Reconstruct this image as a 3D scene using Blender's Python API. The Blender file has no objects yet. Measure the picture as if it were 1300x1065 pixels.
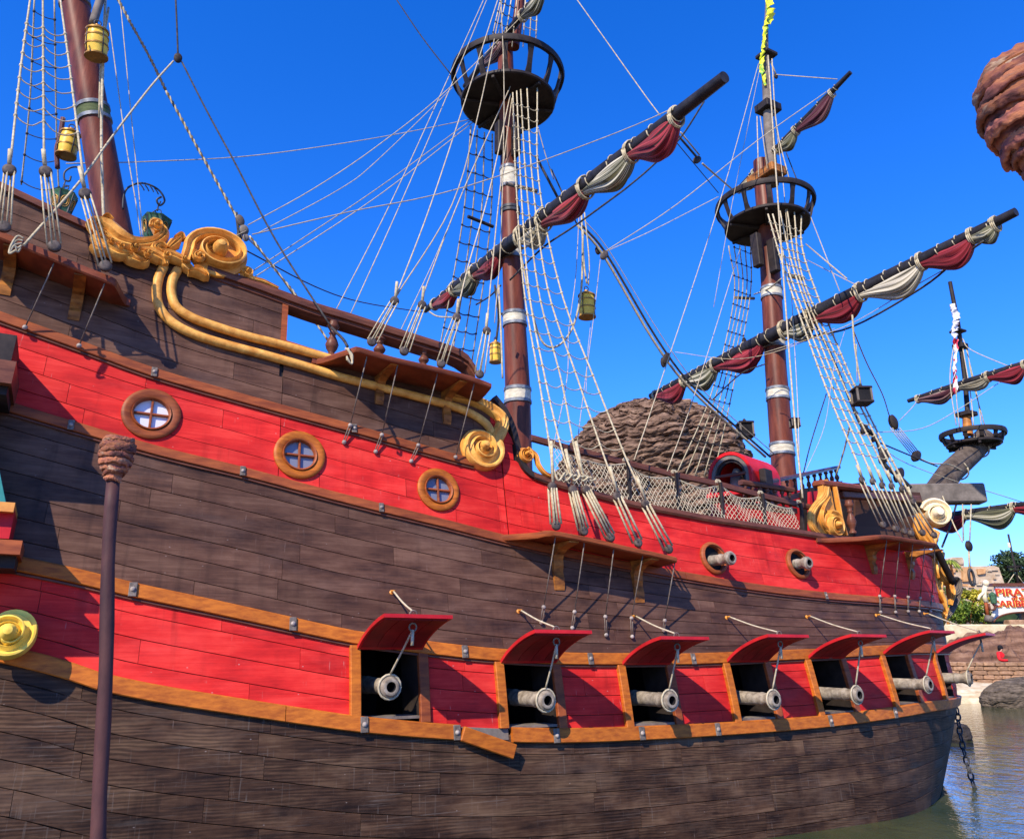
import bpy, math, random
import numpy as np
from mathutils import Vector, Matrix, noise as mnoise
random.seed(7)
R = math.radians
SC = bpy.context.scene
COL = SC.collection

# ------------------------------------------------------------------ camera
FPX = 1010.0                 # focal length in pixels of the 1300 px wide photograph
PITCH = R(18.8)
EYE = Vector((0, 0, 2.45))
cam_d = bpy.data.cameras.new("camera")
cam = bpy.data.objects.new("camera", cam_d)
COL.objects.link(cam)
cam_d.sensor_width = 36.0
cam_d.lens = FPX / 1300.0 * 36.0
cam_d.shift_y = -45.0 / 1300.0
cam_d.clip_end = 3000
cam.location = EYE
cam.rotation_euler = (R(90) + PITCH, 0, 0)
SC.camera = cam

# ------------------------------------------------------------------ light
SUN_DIR = Vector((0.74, 1.41, -1.32)).normalized()      # the way the light travels
w = bpy.data.worlds.new("World")
SC.world = w
w.use_nodes = True
nt = w.node_tree
nt.nodes.clear()
wo = nt.nodes.new("ShaderNodeOutputWorld")
bg = nt.nodes.new("ShaderNodeBackground")
sky = nt.nodes.new("ShaderNodeTexSky")
sky.sky_type = 'NISHITA'
sky.sun_disc = False
el = math.asin(-SUN_DIR.z)
sky.sun_elevation = el
sky.sun_rotation = math.atan2(-SUN_DIR.x, -SUN_DIR.y)
sky.air_density = 1.0
sky.dust_density = 0.0
sky.ozone_density = 5.0
hs = nt.nodes.new("ShaderNodeHueSaturation")
hs.inputs["Saturation"].default_value = 1.3
hs.inputs["Value"].default_value = 1.0
nt.links.new(sky.outputs[0], hs.inputs["Color"])
tn = nt.nodes.new("ShaderNodeMix"); tn.data_type = 'RGBA'; tn.blend_type = 'MULTIPLY'
tn.inputs[0].default_value = 1.0; tn.inputs[7].default_value = (0.80, 0.90, 1.45, 1)
nt.links.new(hs.outputs[0], tn.inputs[6])
nt.links.new(tn.outputs[2], bg.inputs[0])
bg.inputs[1].default_value = 0.15
nt.links.new(bg.outputs[0], wo.inputs[0])
sun_d = bpy.data.lights.new("sun", 'SUN')
sun_d.energy = 5.0
sun_d.angle = R(0.5)
sun_d.color = (1.0, 0.87, 0.70)
sun = bpy.data.objects.new("sun", sun_d)
COL.objects.link(sun)
sun.rotation_euler = SUN_DIR.to_track_quat('-Z', 'Y').to_euler()
sun.location = (-10, -20, 30)
SC.view_settings.view_transform = 'Standard'
SC.view_settings.look = 'None'
SC.view_settings.exposure = 0.55
SC.view_settings.gamma = 1
SC.view_settings.use_curve_mapping = False
SC.render.resolution_x = 1300
SC.render.resolution_y = 1065

# ------------------------------------------------------------------ sight lines of the photograph
CP, SP = math.cos(PITCH), math.sin(PITCH)

def ray(px, py):
    xc = (px - 650.0) / FPX
    yc = (487.5 - py) / FPX
    return np.array([xc, CP - SP * yc, SP + CP * yc])

def project(p):
    x, y, z = p[0], p[1], p[2] - EYE.z
    d = y * CP + z * SP
    return 650 + FPX * x / d, 487.5 - FPX * (z * CP - y * SP) / d

E0 = np.array([0, 0, EYE.z])

def at_depth(px, py, Y):
    r = ray(px, py)
    return E0 + r * (Y / r[1])

def at_height(px, py, z):
    r = ray(px, py)
    return E0 + r * ((z - EYE.z) / r[2])

# ------------------------------------------------------------------ hull surface
TH0 = R(29)
U = np.array([math.cos(TH0), math.sin(TH0), 0.0])      # towards the bow
N0 = np.array([math.sin(TH0), -math.cos(TH0), 0.0])    # outwards, to the quay
Y0 = 10.0
P0 = np.array([(457 - 650) / 1079.0 * Y0, Y0, 0.0])
HALF = 3.2
C0 = P0 - N0 * HALF                                     # a point of the keel line
_ds = 0.02
_s = np.arange(-12, 20, _ds)
_th = np.zeros_like(_s)
for _i, _v in enumerate(_s):
    if _v < 7: _t = 0.0
    elif _v < 13.25: _t = 0.015 * (_v - 7) ** 2
    else: _t = 0.015 * 6.25 ** 2 + 0.417 * (_v - 13.25)
    _th[_i] = TH0 + min(_t, math.pi / 2)
_cx = np.cumsum(np.cos(_th) * _ds)
_cy = np.cumsum(np.sin(_th) * _ds)
_k0 = int(round(12 / _ds))
_cx += P0[0] - _cx[_k0]
_cy += P0[1] - _cy[_k0]
_lat = (_cx - C0[0]) * N0[0] + (_cy - C0[1]) * N0[1]
S_STEM = float(_s[np.argmax(_lat < 0.02)])

def tumble(z):
    if z < 0: return -0.24 + 0.05 * z * z
    if z < 2.4: return 0.05 * z * z - 0.24
    return 0.048 + 0.22 * (z - 2.4) - 0.0035 * (z - 2.4) ** 2

def hull(s, z, off=0.0):
    t = (s + 12) / _ds
    i = int(max(0, min(len(_s) - 2, t)))
    fr = t - i
    th = _th[i]
    x = _cx[i] + (_cx[i + 1] - _cx[i]) * fr
    y = _cy[i] + (_cy[i + 1] - _cy[i]) * fr
    q = min(1.0, max(0.0, (s - 8.5) / 4.5))
    q = q * q * (3 - 2 * q)
    o = off - tumble(z) * (1 - 0.95 * q if z > 2.4 else 1.0 - 0.5 * q)
    if z < 1.7: o -= 0.36 * q * (1.7 - z)
    return np.array([x + math.sin(th) * o, y - math.cos(th) * o, z])

def heading(s):
    return float(_th[int(max(0, min(len(_s) - 1, (s + 12) / _ds)))])

def tangent(s):
    h = heading(s)
    return np.array([math.cos(h), math.sin(h), 0.0])

def outward(s):
    h = heading(s)
    return np.array([math.sin(h), -math.cos(h), 0.0])

def hit(px, py, off=0.0, guess=None):
    """(s, z) of the hull point seen at a pixel of the photograph"""
    best = None
    if guess is None:
        for s in np.arange(-6, 13.1, 0.5):
            for z in np.arange(-0.5, 8.5, 0.5):
                q = project(hull(s, z, off))
                e = (q[0] - px) ** 2 + (q[1] - py) ** 2
                if best is None or e < best[0]: best = (e, s, z)
        s, z = best[1], best[2]
    else:
        s, z = guess
    for _ in range(14):
        q = project(hull(s, z, off))
        a = project(hull(s + .02, z, off)); b = project(hull(s, z + .02, off))
        J = np.array([[(a[0] - q[0]) / .02, (b[0] - q[0]) / .02], [(a[1] - q[1]) / .02, (b[1] - q[1]) / .02]])
        try: d = np.linalg.solve(J, np.array([px - q[0], py - q[1]]))
        except Exception: break
        d = np.clip(d, -.6, .6)
        s += d[0]; z += d[1]
        if abs(d[0]) + abs(d[1]) < 1e-5: break
    return float(s), float(z)

def smooth_px(pts, n=6):
    """Catmull-Rom through pixel points"""
    p = [np.array(q, float) for q in pts]
    if len(p) < 3: return p
    out = []
    ext = [2 * p[0] - p[1]] + p + [2 * p[-1] - p[-2]]
    for i in range(1, len(ext) - 2):
        a, b, c, d = ext[i - 1], ext[i], ext[i + 1], ext[i + 2]
        for k in range(n):
            t = k / n
            out.append(0.5 * ((2 * b) + (-a + c) * t + (2 * a - 5 * b + 4 * c - d) * t * t + (-a + 3 * b - 3 * c + d) * t ** 3))
    out.append(p[-1])
    return out

def curve_sz(pts, off=0.0, smooth=True):
    q = smooth_px(pts, 3) if smooth else [np.array(a, float) for a in pts]
    g = None; S = []; Z = []
    for a in q:
        s, z = hit(a[0], a[1], off, g)
        if S and s <= S[-1] + 1e-3:
            continue
        S.append(s); Z.append(z); g = (s, z)
    S = np.array(S); Z = np.array(Z)
    def f(s):
        if s < S[0]: return float(Z[0] + (s - S[0]) * (Z[1] - Z[0]) / (S[1] - S[0]) * 0.9)
        if s > S[-1]: return float(Z[-1])
        return float(np.interp(s, S, Z))
    f.S = S; f.Z = Z
    return f

def on_plane(px, py, v):
    """point of the sight line on the upright plane beside the keel line, v metres towards the quay"""
    r = ray(px, py)
    o = C0 + N0 * v
    t = np.dot(o - E0, N0) / np.dot(r, N0)
    return E0 + r * t
# ------------------------------------------------------------------ mesh helpers
WM = {}          # world matrix of everything linked

def _link(o, parent, M):
    COL.objects.link(o)
    if parent is not None:
        o.parent = parent
        o.matrix_basis = WM[parent.name].inverted() @ M
    else:
        o.matrix_basis = M
    WM[o.name] = M.copy()
    return o

def empty(name, loc, label=None, cat=None, group=None):
    o = bpy.data.objects.new(name, None)
    o.empty_display_size = 0.2
    _link(o, None, Matrix.Translation(Vector(loc)))
    return tag(o, label, cat, group)

def tag(o, label=None, cat=None, group=None, kind=None):
    if label: o["label"] = label
    if cat: o["category"] = cat
    if group: o["group"] = group
    if kind: o["kind"] = kind
    return o

def inst(name, me, parent, M):
    """one more object on a mesh that exists already"""
    return _link(bpy.data.objects.new(name, me), parent, M)

class MB:
    def __init__(s):
        s.v = []; s.f = []; s.uv = []; s.mi = []
    def add(s, vs, fs, uvs=None, m=0):
        b = len(s.v)
        s.v += [tuple(float(c) for c in p) for p in vs]
        s.f += [tuple(i + b for i in f) for f in fs]
        s.uv += list(uvs) if uvs is not None else [(0.0, 0.0)] * len(vs)
        s.mi += [m] * len(fs)
        return s
    def box(s, c, ax, size, bev=0.0, m=0):
        """c centre, ax three unit axes, size full lengths"""
        c = np.array(c, float); ax = [np.array(a, float) for a in ax]
        h = [k / 2 for k in size]
        if bev <= 0:
            vs = [c + ax[0] * h[0] * i + ax[1] * h[1] * j + ax[2] * h[2] * k for k in (-1, 1) for j in (-1, 1) for i in (-1, 1)]
            fs = [(0, 2, 3, 1), (4, 5, 7, 6), (0, 1, 5, 4), (2, 6, 7, 3), (0, 4, 6, 2), (1, 3, 7, 5)]
            return s.add(vs, fs, None, m)
        b = min(bev, min(h) * 0.9)
        vs = []; idx = {}
        for k in (-1, 1):
            for j in (-1, 1):
                for i in (-1, 1):
                    for q in range(3):
                        d = [h[0], h[1], h[2]]
                        e = [d[0] - b, d[1] - b, d[2] - b]
                        e[q] = d[q]
                        idx[(i, j, k, q)] = len(vs)
                        vs.append(c + ax[0] * e[0] * i + ax[1] * e[1] * j + ax[2] * e[2] * k)
        fs = []
        sg = (-1, 1)
        for q in range(3):
            a, b2 = (q + 1) % 3, (q + 2) % 3
            for t in sg:
                def g(x, y):
                    r = [0, 0, 0]; r[q] = t; r[a] = x; r[b2] = y
                    return idx[(r[0], r[1], r[2], q)]
                f = (g(-1, -1), g(1, -1), g(1, 1), g(-1, 1))
                fs.append(f if t > 0 else f[::-1])
        for q in range(3):                      # edges between faces a and b2, running along q
            a, b2 = (q + 1) % 3, (q + 2) % 3
            for x in sg:
                for y in sg:
                    def g(t, face):
                        r = [0, 0, 0]; r[q] = t; r[a] = x; r[b2] = y
                        return idx[(r[0], r[1], r[2], face)]
                    f = (g(-1, a), g(1, a), g(1, b2), g(-1, b2))
                    fs.append(f if x * y < 0 else f[::-1])
        for i in sg:
            for j in sg:
                for k in sg:
                    f = (idx[(i, j, k, 0)], idx[(i, j, k, 1)], idx[(i, j, k, 2)])
                    fs.append(f if i * j * k > 0 else f[::-1])
        return s.add(vs, fs, None, m)
    def tube(s, path, r, n=6, cap=True, m=0, twist=0.0):
        path = [np.array(p, float) for p in path]
        k = len(path)
        rr = r if hasattr(r, '__len__') else [r] * k
        vs = []; fs = []; uv = []
        prev = None; acc = 0.0
        for i, p in enumerate(path):
            t = path[min(i + 1, k - 1)] - path[max(i - 1, 0)]
            L = np.linalg.norm(t); t = t / L if L > 1e-9 else np.array([0, 0, 1.0])
            if prev is None:
                a = np.array([0, 0, 1.0]) if abs(t[2]) < 0.9 else np.array([1.0, 0, 0])
                e1 = np.cross(t, a)
            else:
                e1 = prev - t * np.dot(prev, t)
            e1 /= max(1e-9, np.linalg.norm(e1)); prev = e1
            e2 = np.cross(t, e1)
            if i: acc += np.linalg.norm(p - path[i - 1])
            for j in range(n):
                a = 2 * math.pi * j / n + twist * i
                vs.append(p + (e1 * math.cos(a) + e2 * math.sin(a)) * rr[i])
                uv.append((acc, j / n))
        for i in range(k - 1):
            for j in range(n):
                a = i * n + j; b = i * n + (j + 1) % n
                fs.append((a, b, b + n, a + n))
        if cap:
            fs.append(tuple(range(n - 1, -1, -1)))
            fs.append(tuple(range((k - 1) * n, k * n)))
        return s.add(vs, fs, uv, m)
    def lathe(s, prof, o, ax, n=16, m=0, ref=None):
        """prof: (radius, distance along ax)"""
        o = np.array(o, float); ax = np.array(ax, float); ax /= np.linalg.norm(ax)
        a = np.array(ref, float) if ref is not None else (np.array([0, 0, 1.0]) if abs(ax[2]) < 0.9 else np.array([1.0, 0, 0]))
        e1 = np.cross(ax, a); e1 /= np.linalg.norm(e1); e2 = np.cross(ax, e1)
        vs = []; fs = []; uv = []
        for r, h in prof:
            for j in range(n):
                t = 2 * math.pi * j / n
                vs.append(o + ax * h + (e1 * math.cos(t) + e2 * math.sin(t)) * max(r, 1e-4))
                uv.append((h, j / n))
        for i in range(len(prof) - 1):
            for j in range(n):
                q = i * n + j; b = i * n + (j + 1) % n
                fs.append((q, b, b + n, q + n))
        fs.append(tuple(range(n - 1, -1, -1)))
        fs.append(tuple(range((len(prof) - 1) * n, len(prof) * n)))
        return s.add(vs, fs, uv, m)
    def sweep(s, frames, sec, closed_sec=True, cap=True, m=0):
        """frames: (point, axis a, axis b); sec: list of (a, b)"""
        vs = []; uv = []; n = len(sec); acc = 0; last = None
        for fr in frames:
            p, a, b = [np.array(q, float) for q in fr[:3]]
            k = fr[3] if len(fr) > 3 else 1.0
            if last is not None: acc += np.linalg.norm(p - last)
            last = p
            for j, (x, y) in enumerate(sec):
                vs.append(p + a * x * k + b * y * k); uv.append((acc, j * 0.06))
        fs = []
        for i in range(len(frames) - 1):
            for j in range(n if closed_sec else n - 1):
                q = i * n + j; b = i * n + (j + 1) % n
                fs.append((q, b, b + n, q + n))
        if cap:
            fs.append(tuple(range(n - 1, -1, -1)))
            fs.append(tuple(range((len(frames) - 1) * n, len(frames) * n)))
        return s.add(vs, fs, uv, m)
    def grid(s, P, uvs=None, m=0, closed_u=False):
        nu = len(P); nv = len(P[0])
        vs = [p for row in P for p in row]
        fs = []
        for i in range(nu if closed_u else nu - 1):
            i2 = (i + 1) % nu
            for j in range(nv - 1):
                fs.append((i * nv + j, i2 * nv + j, i2 * nv + j + 1, i * nv + j + 1))
        return s.add(vs, fs, [u for row in uvs for u in row] if uvs is not None else None, m)
    def mesh(s, name, mats, smooth=False, fix=True, centre=True):
        V = np.array(s.v)
        c = V.mean(axis=0) if centre else np.zeros(3)
        V = V - c
        me = bpy.data.meshes.new(name)
        me.from_pydata([tuple(p) for p in V], [], s.f)
        if any(u != (0.0, 0.0) for u in s.uv):
            ul = me.uv_layers.new(name="uv")
            li = np.empty(len(me.loops), dtype=np.int32)
            me.loops.foreach_get("vertex_index", li)
            ul.data.foreach_set("uv", np.array(s.uv, dtype=np.float32)[li].ravel())
        for mm in (mats if isinstance(mats, (list, tuple)) else [mats]):
            me.materials.append(mm)
        if any(s.mi):
            me.polygons.foreach_set("material_index", s.mi)
        if fix:
            import bmesh
            bm = bmesh.new(); bm.from_mesh(me)
            bmesh.ops.recalc_face_normals(bm, faces=bm.faces)
            bm.to_mesh(me); bm.free()
        if smooth:
            me.polygons.foreach_set("use_smooth", [True] * len(me.polygons))
            if smooth is not True:
                me.set_sharp_from_angle(angle=R(smooth))
        me.update()
        return me, c
    def build(s, name, mats, parent=None, smooth=False, fix=True):
        me, c = s.mesh(name, mats, smooth, fix)
        return inst(name, me, parent, Matrix.Translation(Vector(c)))

def frame(o, x, y, z, sc=1.0):
    """matrix from an origin and three axes"""
    M = Matrix.Identity(4)
    for i, a in enumerate((x, y, z)):
        for r in range(3): M[r][i] = float(a[r]) * sc
    for r in range(3): M[r][3] = float(o[r])
    return M

def unit(a):
    a = np.array(a, float)
    return a / np.linalg.norm(a)

def catmull(p, n=6):
    p = [np.array(q, float) for q in p]
    if len(p) < 3: return p
    ext = [2 * p[0] - p[1]] + p + [2 * p[-1] - p[-2]]
    out = []
    for i in range(1, len(ext) - 2):
        a, b, c, d = ext[i - 1], ext[i], ext[i + 1], ext[i + 2]
        for k in range(n):
            t = k / n
            out.append(0.5 * ((2 * b) + (-a + c) * t + (2 * a - 5 * b + 4 * c - d) * t * t + (-a + 3 * b - 3 * c + d) * t ** 3))
    out.append(p[-1])
    return out

# ------------------------------------------------------------------ materials
MAT = {}

def _ramp(nt, stops):
    r = nt.nodes.new("ShaderNodeValToRGB")
    el = r.color_ramp.elements
    while len(el) < len(stops): el.new(0.5)
    for e, (p, c) in zip(el, stops):
        e.position = p
        e.color = (c[0], c[1], c[2], 1) if hasattr(c, '__len__') else (c, c, c, 1)
    return r

class Mt:
    """small node-tree builder"""
    def __init__(s, name, rough=0.6, spec=0.4, metal=0.0):
        s.m = bpy.data.materials.new(name); s.m.use_nodes = True
        s.nt = s.m.node_tree
        s.b = s.nt.nodes["Principled BSDF"]
        s.b.inputs["Roughness"].default_value = rough
        s.b.inputs["Specular IOR Level"].default_value = spec
        s.b.inputs["Metallic"].default_value = metal
        MAT[name] = s.m
        s.h = None
    def n(s, t, **kw):
        x = s.nt.nodes.new("ShaderNode" + t)
        for k, v in kw.items(): setattr(x, k, v)
        return x
    def l(s, a, b): s.nt.links.new(a, b)
    def coord(s, kind="Object", scale=(1, 1, 1), rnd=True):
        tc = s.n("TexCoord")
        mp = s.n("Mapping"); mp.inputs["Scale"].default_value = scale
        src = tc.outputs[kind]
        if rnd:
            oi = s.n("ObjectInfo")
            mu = s.n("Math", operation='MULTIPLY'); mu.inputs[1].default_value = 37.0
            s.l(oi.outputs["Random"], mu.inputs[0])
            ad = s.n("VectorMath", operation='ADD')
            s.l(src, ad.inputs[0]); s.l(mu.outputs[0], ad.inputs[1]); src = ad.outputs[0]
        s.l(src, mp.inputs[0])
        return mp.outputs[0]
    def noise(s, vec, scale=5, detail=4, rough=.6, dist=0.0):
        x = s.n("TexNoise"); x.inputs["Scale"].default_value = scale
        x.inputs["Detail"].default_value = detail; x.inputs["Roughness"].default_value = rough
        x.inputs["Distortion"].default_value = dist
        s.l(vec, x.inputs["Vector"]); return x.outputs["Fac"]
    def ramp(s, fac, stops):
        r = _ramp(s.nt, stops); s.l(fac, r.inputs[0]); return r.outputs[0]
    def mix(s, fac, a, b, mode='MIX'):
        x = s.n("Mix", data_type='RGBA', blend_type=mode)
        for sock, v in ((x.inputs[0], fac), (x.inputs[6], a), (x.inputs[7], b)):
            if hasattr(v, 'is_linked'): s.l(v, sock)
            elif hasattr(v, '__len__'): sock.default_value = (v[0], v[1], v[2], 1)
            else: sock.default_value = v
        return x.outputs[2]
    def math(s, op, a, b=0.0):
        x = s.n("Math", operation=op)
        for sock, v in ((x.inputs[0], a), (x.inputs[1], b)):
            if hasattr(v, 'is_linked'): s.l(v, sock)
            else: sock.default_value = v
        return x.outputs[0]
    def rnd(s):
        return s.n("ObjectInfo").outputs["Random"]
    def color(s, c):
        if hasattr(c, 'is_linked'): s.l(c, s.b.inputs["Base Color"])
        else: s.b.inputs["Base Color"].default_value = (c[0], c[1], c[2], 1)
        return s
    def roughness(s, c): s.l(c, s.b.inputs["Roughness"]); return s
    def bump(s, h, strength=0.3, dist=0.01):
        x = s.n("Bump"); x.inputs["Strength"].default_value = strength
        x.inputs["Distance"].default_value = dist
        s.l(h, x.inputs["Height"])
        if s.h is not None: s.l(s.h, x.inputs["Normal"])
        s.h = x.outputs[0]
        s.l(s.h, s.b.inputs["Normal"]); return s

def plank_mat(name, dark, mid, light, scratch=0.25, ring=0.0, salt=0.0, rough=0.55, tint=0.35):
    t = Mt(name, rough, 0.16)
    uv = t.coord("UV", (1, 1, 1))
    def mp(sx, sy):
        m = t.n("Mapping"); m.inputs["Scale"].default_value = (sx, sy, 1); t.l(uv, m.inputs[0]); return m.outputs[0]
    grain = t.noise(mp(1.3, 34), 1.0, 5, .65, .35)
    blot = t.noise(mp(0.8, 2.2), 1.6, 4, .6)
    fine = t.noise(mp(4, 90), 1.0, 3, .6)
    f = t.math('ADD', t.math('MULTIPLY', grain, .34), t.math('MULTIPLY', blot, .66))
    col = t.ramp(f, [(.36, dark), (.5, mid), (.64, light)])
    v = t.math('ADD', t.math('MULTIPLY', t.rnd(), tint), 1 - tint / 2)
    hv = t.n("HueSaturation"); t.l(col, hv.inputs["Color"]); t.l(v, hv.inputs["Value"])
    col = hv.outputs[0]
    if ring > 0:
        wv = t.n("TexWave", wave_type='RINGS', rings_direction='SPHERICAL')
        wv.inputs["Scale"].default_value = 1.6; wv.inputs["Distortion"].default_value = 7
        wv.inputs["Detail"].default_value = 3; wv.inputs["Detail Scale"].default_value = 1.2
        t.l(mp(.9, 5.5), wv.inputs["Vector"])
        mask = t.ramp(t.noise(mp(.8, 1.7), 1.3, 3), [(.34, 0), (.52, 1)])
        k = t.math('MULTIPLY', t.math('MULTIPLY', wv.outputs["Fac"], mask), ring)
        col = t.mix(k, col, tuple(c * .25 for c in dark))
    if scratch > 0:
        a = t.ramp(t.noise(mp(46, 3.0), 1.0, 2, .5), [(.70, 0), (.74, 1)])
        b = t.ramp(t.noise(mp(1.6, 5), 1.0, 3), [(.47, 0), (.62, 1)])
        k = t.math('MULTIPLY', t.math('MULTIPLY', a, b), scratch)
        col = t.mix(k, col, (.50, .38, .32))
        sp = t.n("TexVoronoi"); sp.inputs["Scale"].default_value = 5.0; t.l(mp(1, 1.6), sp.inputs["Vector"])
        k2 = t.ramp(sp.outputs["Distance"], [(.035, scratch * 1.3), (.06, 0)])
        col = t.mix(k2, col, (.45, .38, .34))
    if salt > 0:
        c1 = t.ramp(t.noise(mp(1.2, 60), 1.0, 3, .5), [(.60, 0), (.66, 1)])
        c2 = t.ramp(t.noise(mp(40, 1.5), 1.0, 3, .5), [(.63, 0), (.68, 1)])
        c3 = t.ramp(t.noise(mp(1.1, 1.7), 1.5, 4), [(.40, 0), (.65, 1)])
        k = t.math('MULTIPLY', t.math('MULTIPLY', t.math('MAXIMUM', c1, c2), c3), salt)
        col = t.mix(k, col, (.34, .31, .27))
    u0 = t.n("TexCoord").outputs["UV"]
    def mq(sx, sy):
        m = t.n("Mapping"); m.inputs["Scale"].default_value = (sx, sy, 1); t.l(u0, m.inputs[0]); return m.outputs[0]
    drip = t.math('MULTIPLY', t.ramp(t.noise(mq(7, .55), 1.0, 4, .6), [(.52, 0), (.72, 1)]), t.ramp(t.noise(mq(.5, .8), 1.0, 3), [(.42, 0), (.62, 1)]))
    col = t.mix(t.math('MULTIPLY', drip, .55), col, tuple(c * .4 for c in dark))
    fade = t.ramp(t.noise(mq(.55, 1.1), 1.3, 5, .7), [(.50, 0), (.70, 1)])
    col = t.mix(t.math('MULTIPLY', fade, .30), col, tuple(min(1, c * 1.25 + .03) for c in light))
    t.color(col)
    t.roughness(t.ramp(blot, [(.3, rough - .08), (.7, min(1, rough + .2))]))
    t.bump(t.math('ADD', grain, t.math('MULTIPLY', fine, .6)), .35, .006)
    return t.m

def simple_mat(name, c1, c2, scale=6.0, rough=.6, stretch=(1, 1, 1), bump=.3, bd=.004, metal=0.0, tint=.15, spec=.2, detail=5, c3=None):
    t = Mt(name, rough, spec, metal)
    co = t.coord("Object", stretch)
    f = t.noise(co, scale, detail, .62)
    st = [(.35, c1), (.65, c2)] + ([(.8, c3)] if c3 else [])
    col = t.ramp(f, st)
    v = t.math('ADD', t.math('MULTIPLY', t.rnd(), tint), 1 - tint / 2)
    hv = t.n("HueSaturation"); t.l(col, hv.inputs["Color"]); t.l(v, hv.inputs["Value"])
    t.color(hv.outputs[0])
    if bump: t.bump(t.noise(co, scale * 4, 3), bump, bd)
    return t.m

plank_mat('brown_planks', (.036, .017, .011), (.084, .039, .024), (.138, .072, .047), scratch=.16, salt=.03)
plank_mat('low_planks', (.020, .010, .006), (.066, .033, .018), (.135, .078, .044), scratch=.22, ring=.6, salt=.14, rough=.6)
plank_mat('red_planks', (.36, .010, .009), (.54, .018, .015), (.66, .040, .030), scratch=.34, rough=.6, tint=.24)
simple_mat('trim_wood', (.17, .040, .014), (.31, .080, .022), 3, .5, (1, 1, 6), .4, tint=.35)
simple_mat('orange_wood', (.30, .075, .010), (.50, .145, .016), 3, .5, (2, 2, 8), .4, tint=.3)
simple_mat('rail_wood', (.085, .030, .018), (.15, .055, .03), 4, .4, (1, 1, 5), .4, tint=.2)
simple_mat('channel_wood', (.13, .032, .016), (.22, .06, .025), 4, .45, (1, 1, 4), .35, tint=.2)
simple_mat('bracket_wood', (.10, .035, .010), (.42, .16, .03), 3.5, .5, (1, 1, 2.5), .4, tint=.2)
simple_mat('mast_wood', (.075, .020, .012), (.18, .048, .024), 2.2, .42, (3, 3, .5), .35, tint=.1, c3=(.30, .10, .055))
simple_mat('gold_yellow', (.74, .48, .06), (.88, .66, .12), 5, .5, (1, 1, 1), .15, tint=.05)
simple_mat('spar_brown', (.045, .033, .025), (.13, .10, .075), 4, .75, (1, 1, 1), .6, .02)
simple_mat('dark_wood', (.016, .012, .011), (.035, .026, .022), 5, .6, (1, 1, 1), .4)
simple_mat('spar_wood', (.014, .013, .015), (.032, .030, .032), 5, .5, (1, 1, 1), .4)
simple_mat('grey_timber', (.10, .085, .07), (.20, .17, .14), 4, .75, (1, 1, 1), .6)
simple_mat('gold', (.50, .21, .035), (.76, .41, .09), 7, .5, (1, 1, 1), .5, tint=.05, c3=(.88, .60, .18), spec=.25)
simple_mat('gold_dark', (.52, .19, .025), (.70, .32, .045), 5, .5, (1, 1, 1), .15, tint=.05, spec=.5)
simple_mat('rope', (.30, .25, .15), (.52, .46, .31), 22, .85, (1, 1, 1), .5, .003, tint=.25)
simple_mat('line_rope', (.30, .25, .16), (.50, .43, .29), 14, .85, (1, 1, 1), 0, .002, tint=.25)
simple_mat('cable_dark', (.07, .055, .03), (.16, .13, .08), 14, .85, (1, 1, 1), .3, .002)  # darker brown strand of the two-strand cable
simple_mat('dark_rope', (.022, .022, .024), (.07, .066, .06), 20, .8, (1, 1, 1), .5, .003, tint=.2)
simple_mat('net_rope', (.34, .30, .20), (.50, .44, .32), 20, .85, (1, 1, 1), 0, .002)
simple_mat('deadeye_wood', (.055, .042, .034), (.12, .095, .08), 12, .6, (1, 1, 1), .4)
simple_mat('iron', (.03, .032, .035), (.075, .076, .08), 10, .5, (1, 1, 1), .4, metal=.3)
simple_mat('clamp_iron', (.08, .065, .05), (.19, .155, .125), 14, .6, (1, 1, 1), .5, spec=.3)
simple_mat('bolt', (.20, .17, .15), (.40, .35, .30), 20, .5, (1, 1, 1), .3)
simple_mat('cannon', (.13, .105, .08), (.33, .285, .225), 9, .7, (1, 1, 1), .5, .006, tint=.15)
simple_mat('band_cream', (.40, .37, .28), (.66, .62, .48), 6, .7, (1, 1, 3), .3, tint=.1)
simple_mat('band_green', (.05, .07, .025), (.10, .13, .05), 6, .7, (1, 1, 3), .3)
simple_mat('band_rim', (.12, .13, .14), (.26, .28, .30), 8, .45, (1, 1, 1), .3, metal=.3)
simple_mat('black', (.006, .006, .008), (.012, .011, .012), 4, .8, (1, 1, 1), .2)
simple_mat('lid_inner_shade', (.15, .008, .010), (.26, .012, .016), 3, .55, (1, 1, 1), .3, tint=.2)  # darker red, mostly underside shade put into the board colour
simple_mat('lid_red', (.36, .010, .014), (.50, .018, .022), 3, .45, (1, 1, 1), .2, tint=.1)
simple_mat('hood_red', (.50, .010, .012), (.62, .02, .02), 3, .4, (1, 1, 1), .1)
simple_mat('lantern_amber', (.62, .36, .03), (.85, .58, .08), 5, .35, (1, 1, 1), .1)
simple_mat('lantern_brass', (.30, .15, .03), (.48, .26, .06), 8, .4, (1, 1, 1), .2, metal=.3)
simple_mat('lantern_green', (.02, .07, .035), (.07, .15, .07), 12, .45, (1, 1, 1), .4, c3=(.30, .28, .08))
simple_mat('teal', (.02, .16, .15), (.04, .24, .22), 4, .5)
simple_mat('figure_white', (.70, .57, .33), (.86, .76, .54), 5, .5)
# ------------------------------------------------------------------ the ship
SHIP = empty("pirate_ship", tuple(C0 + U * 5), "large moored pirate galleon with dark brown and red planked hull, three masts and gilt scrollwork", "ship")

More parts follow.
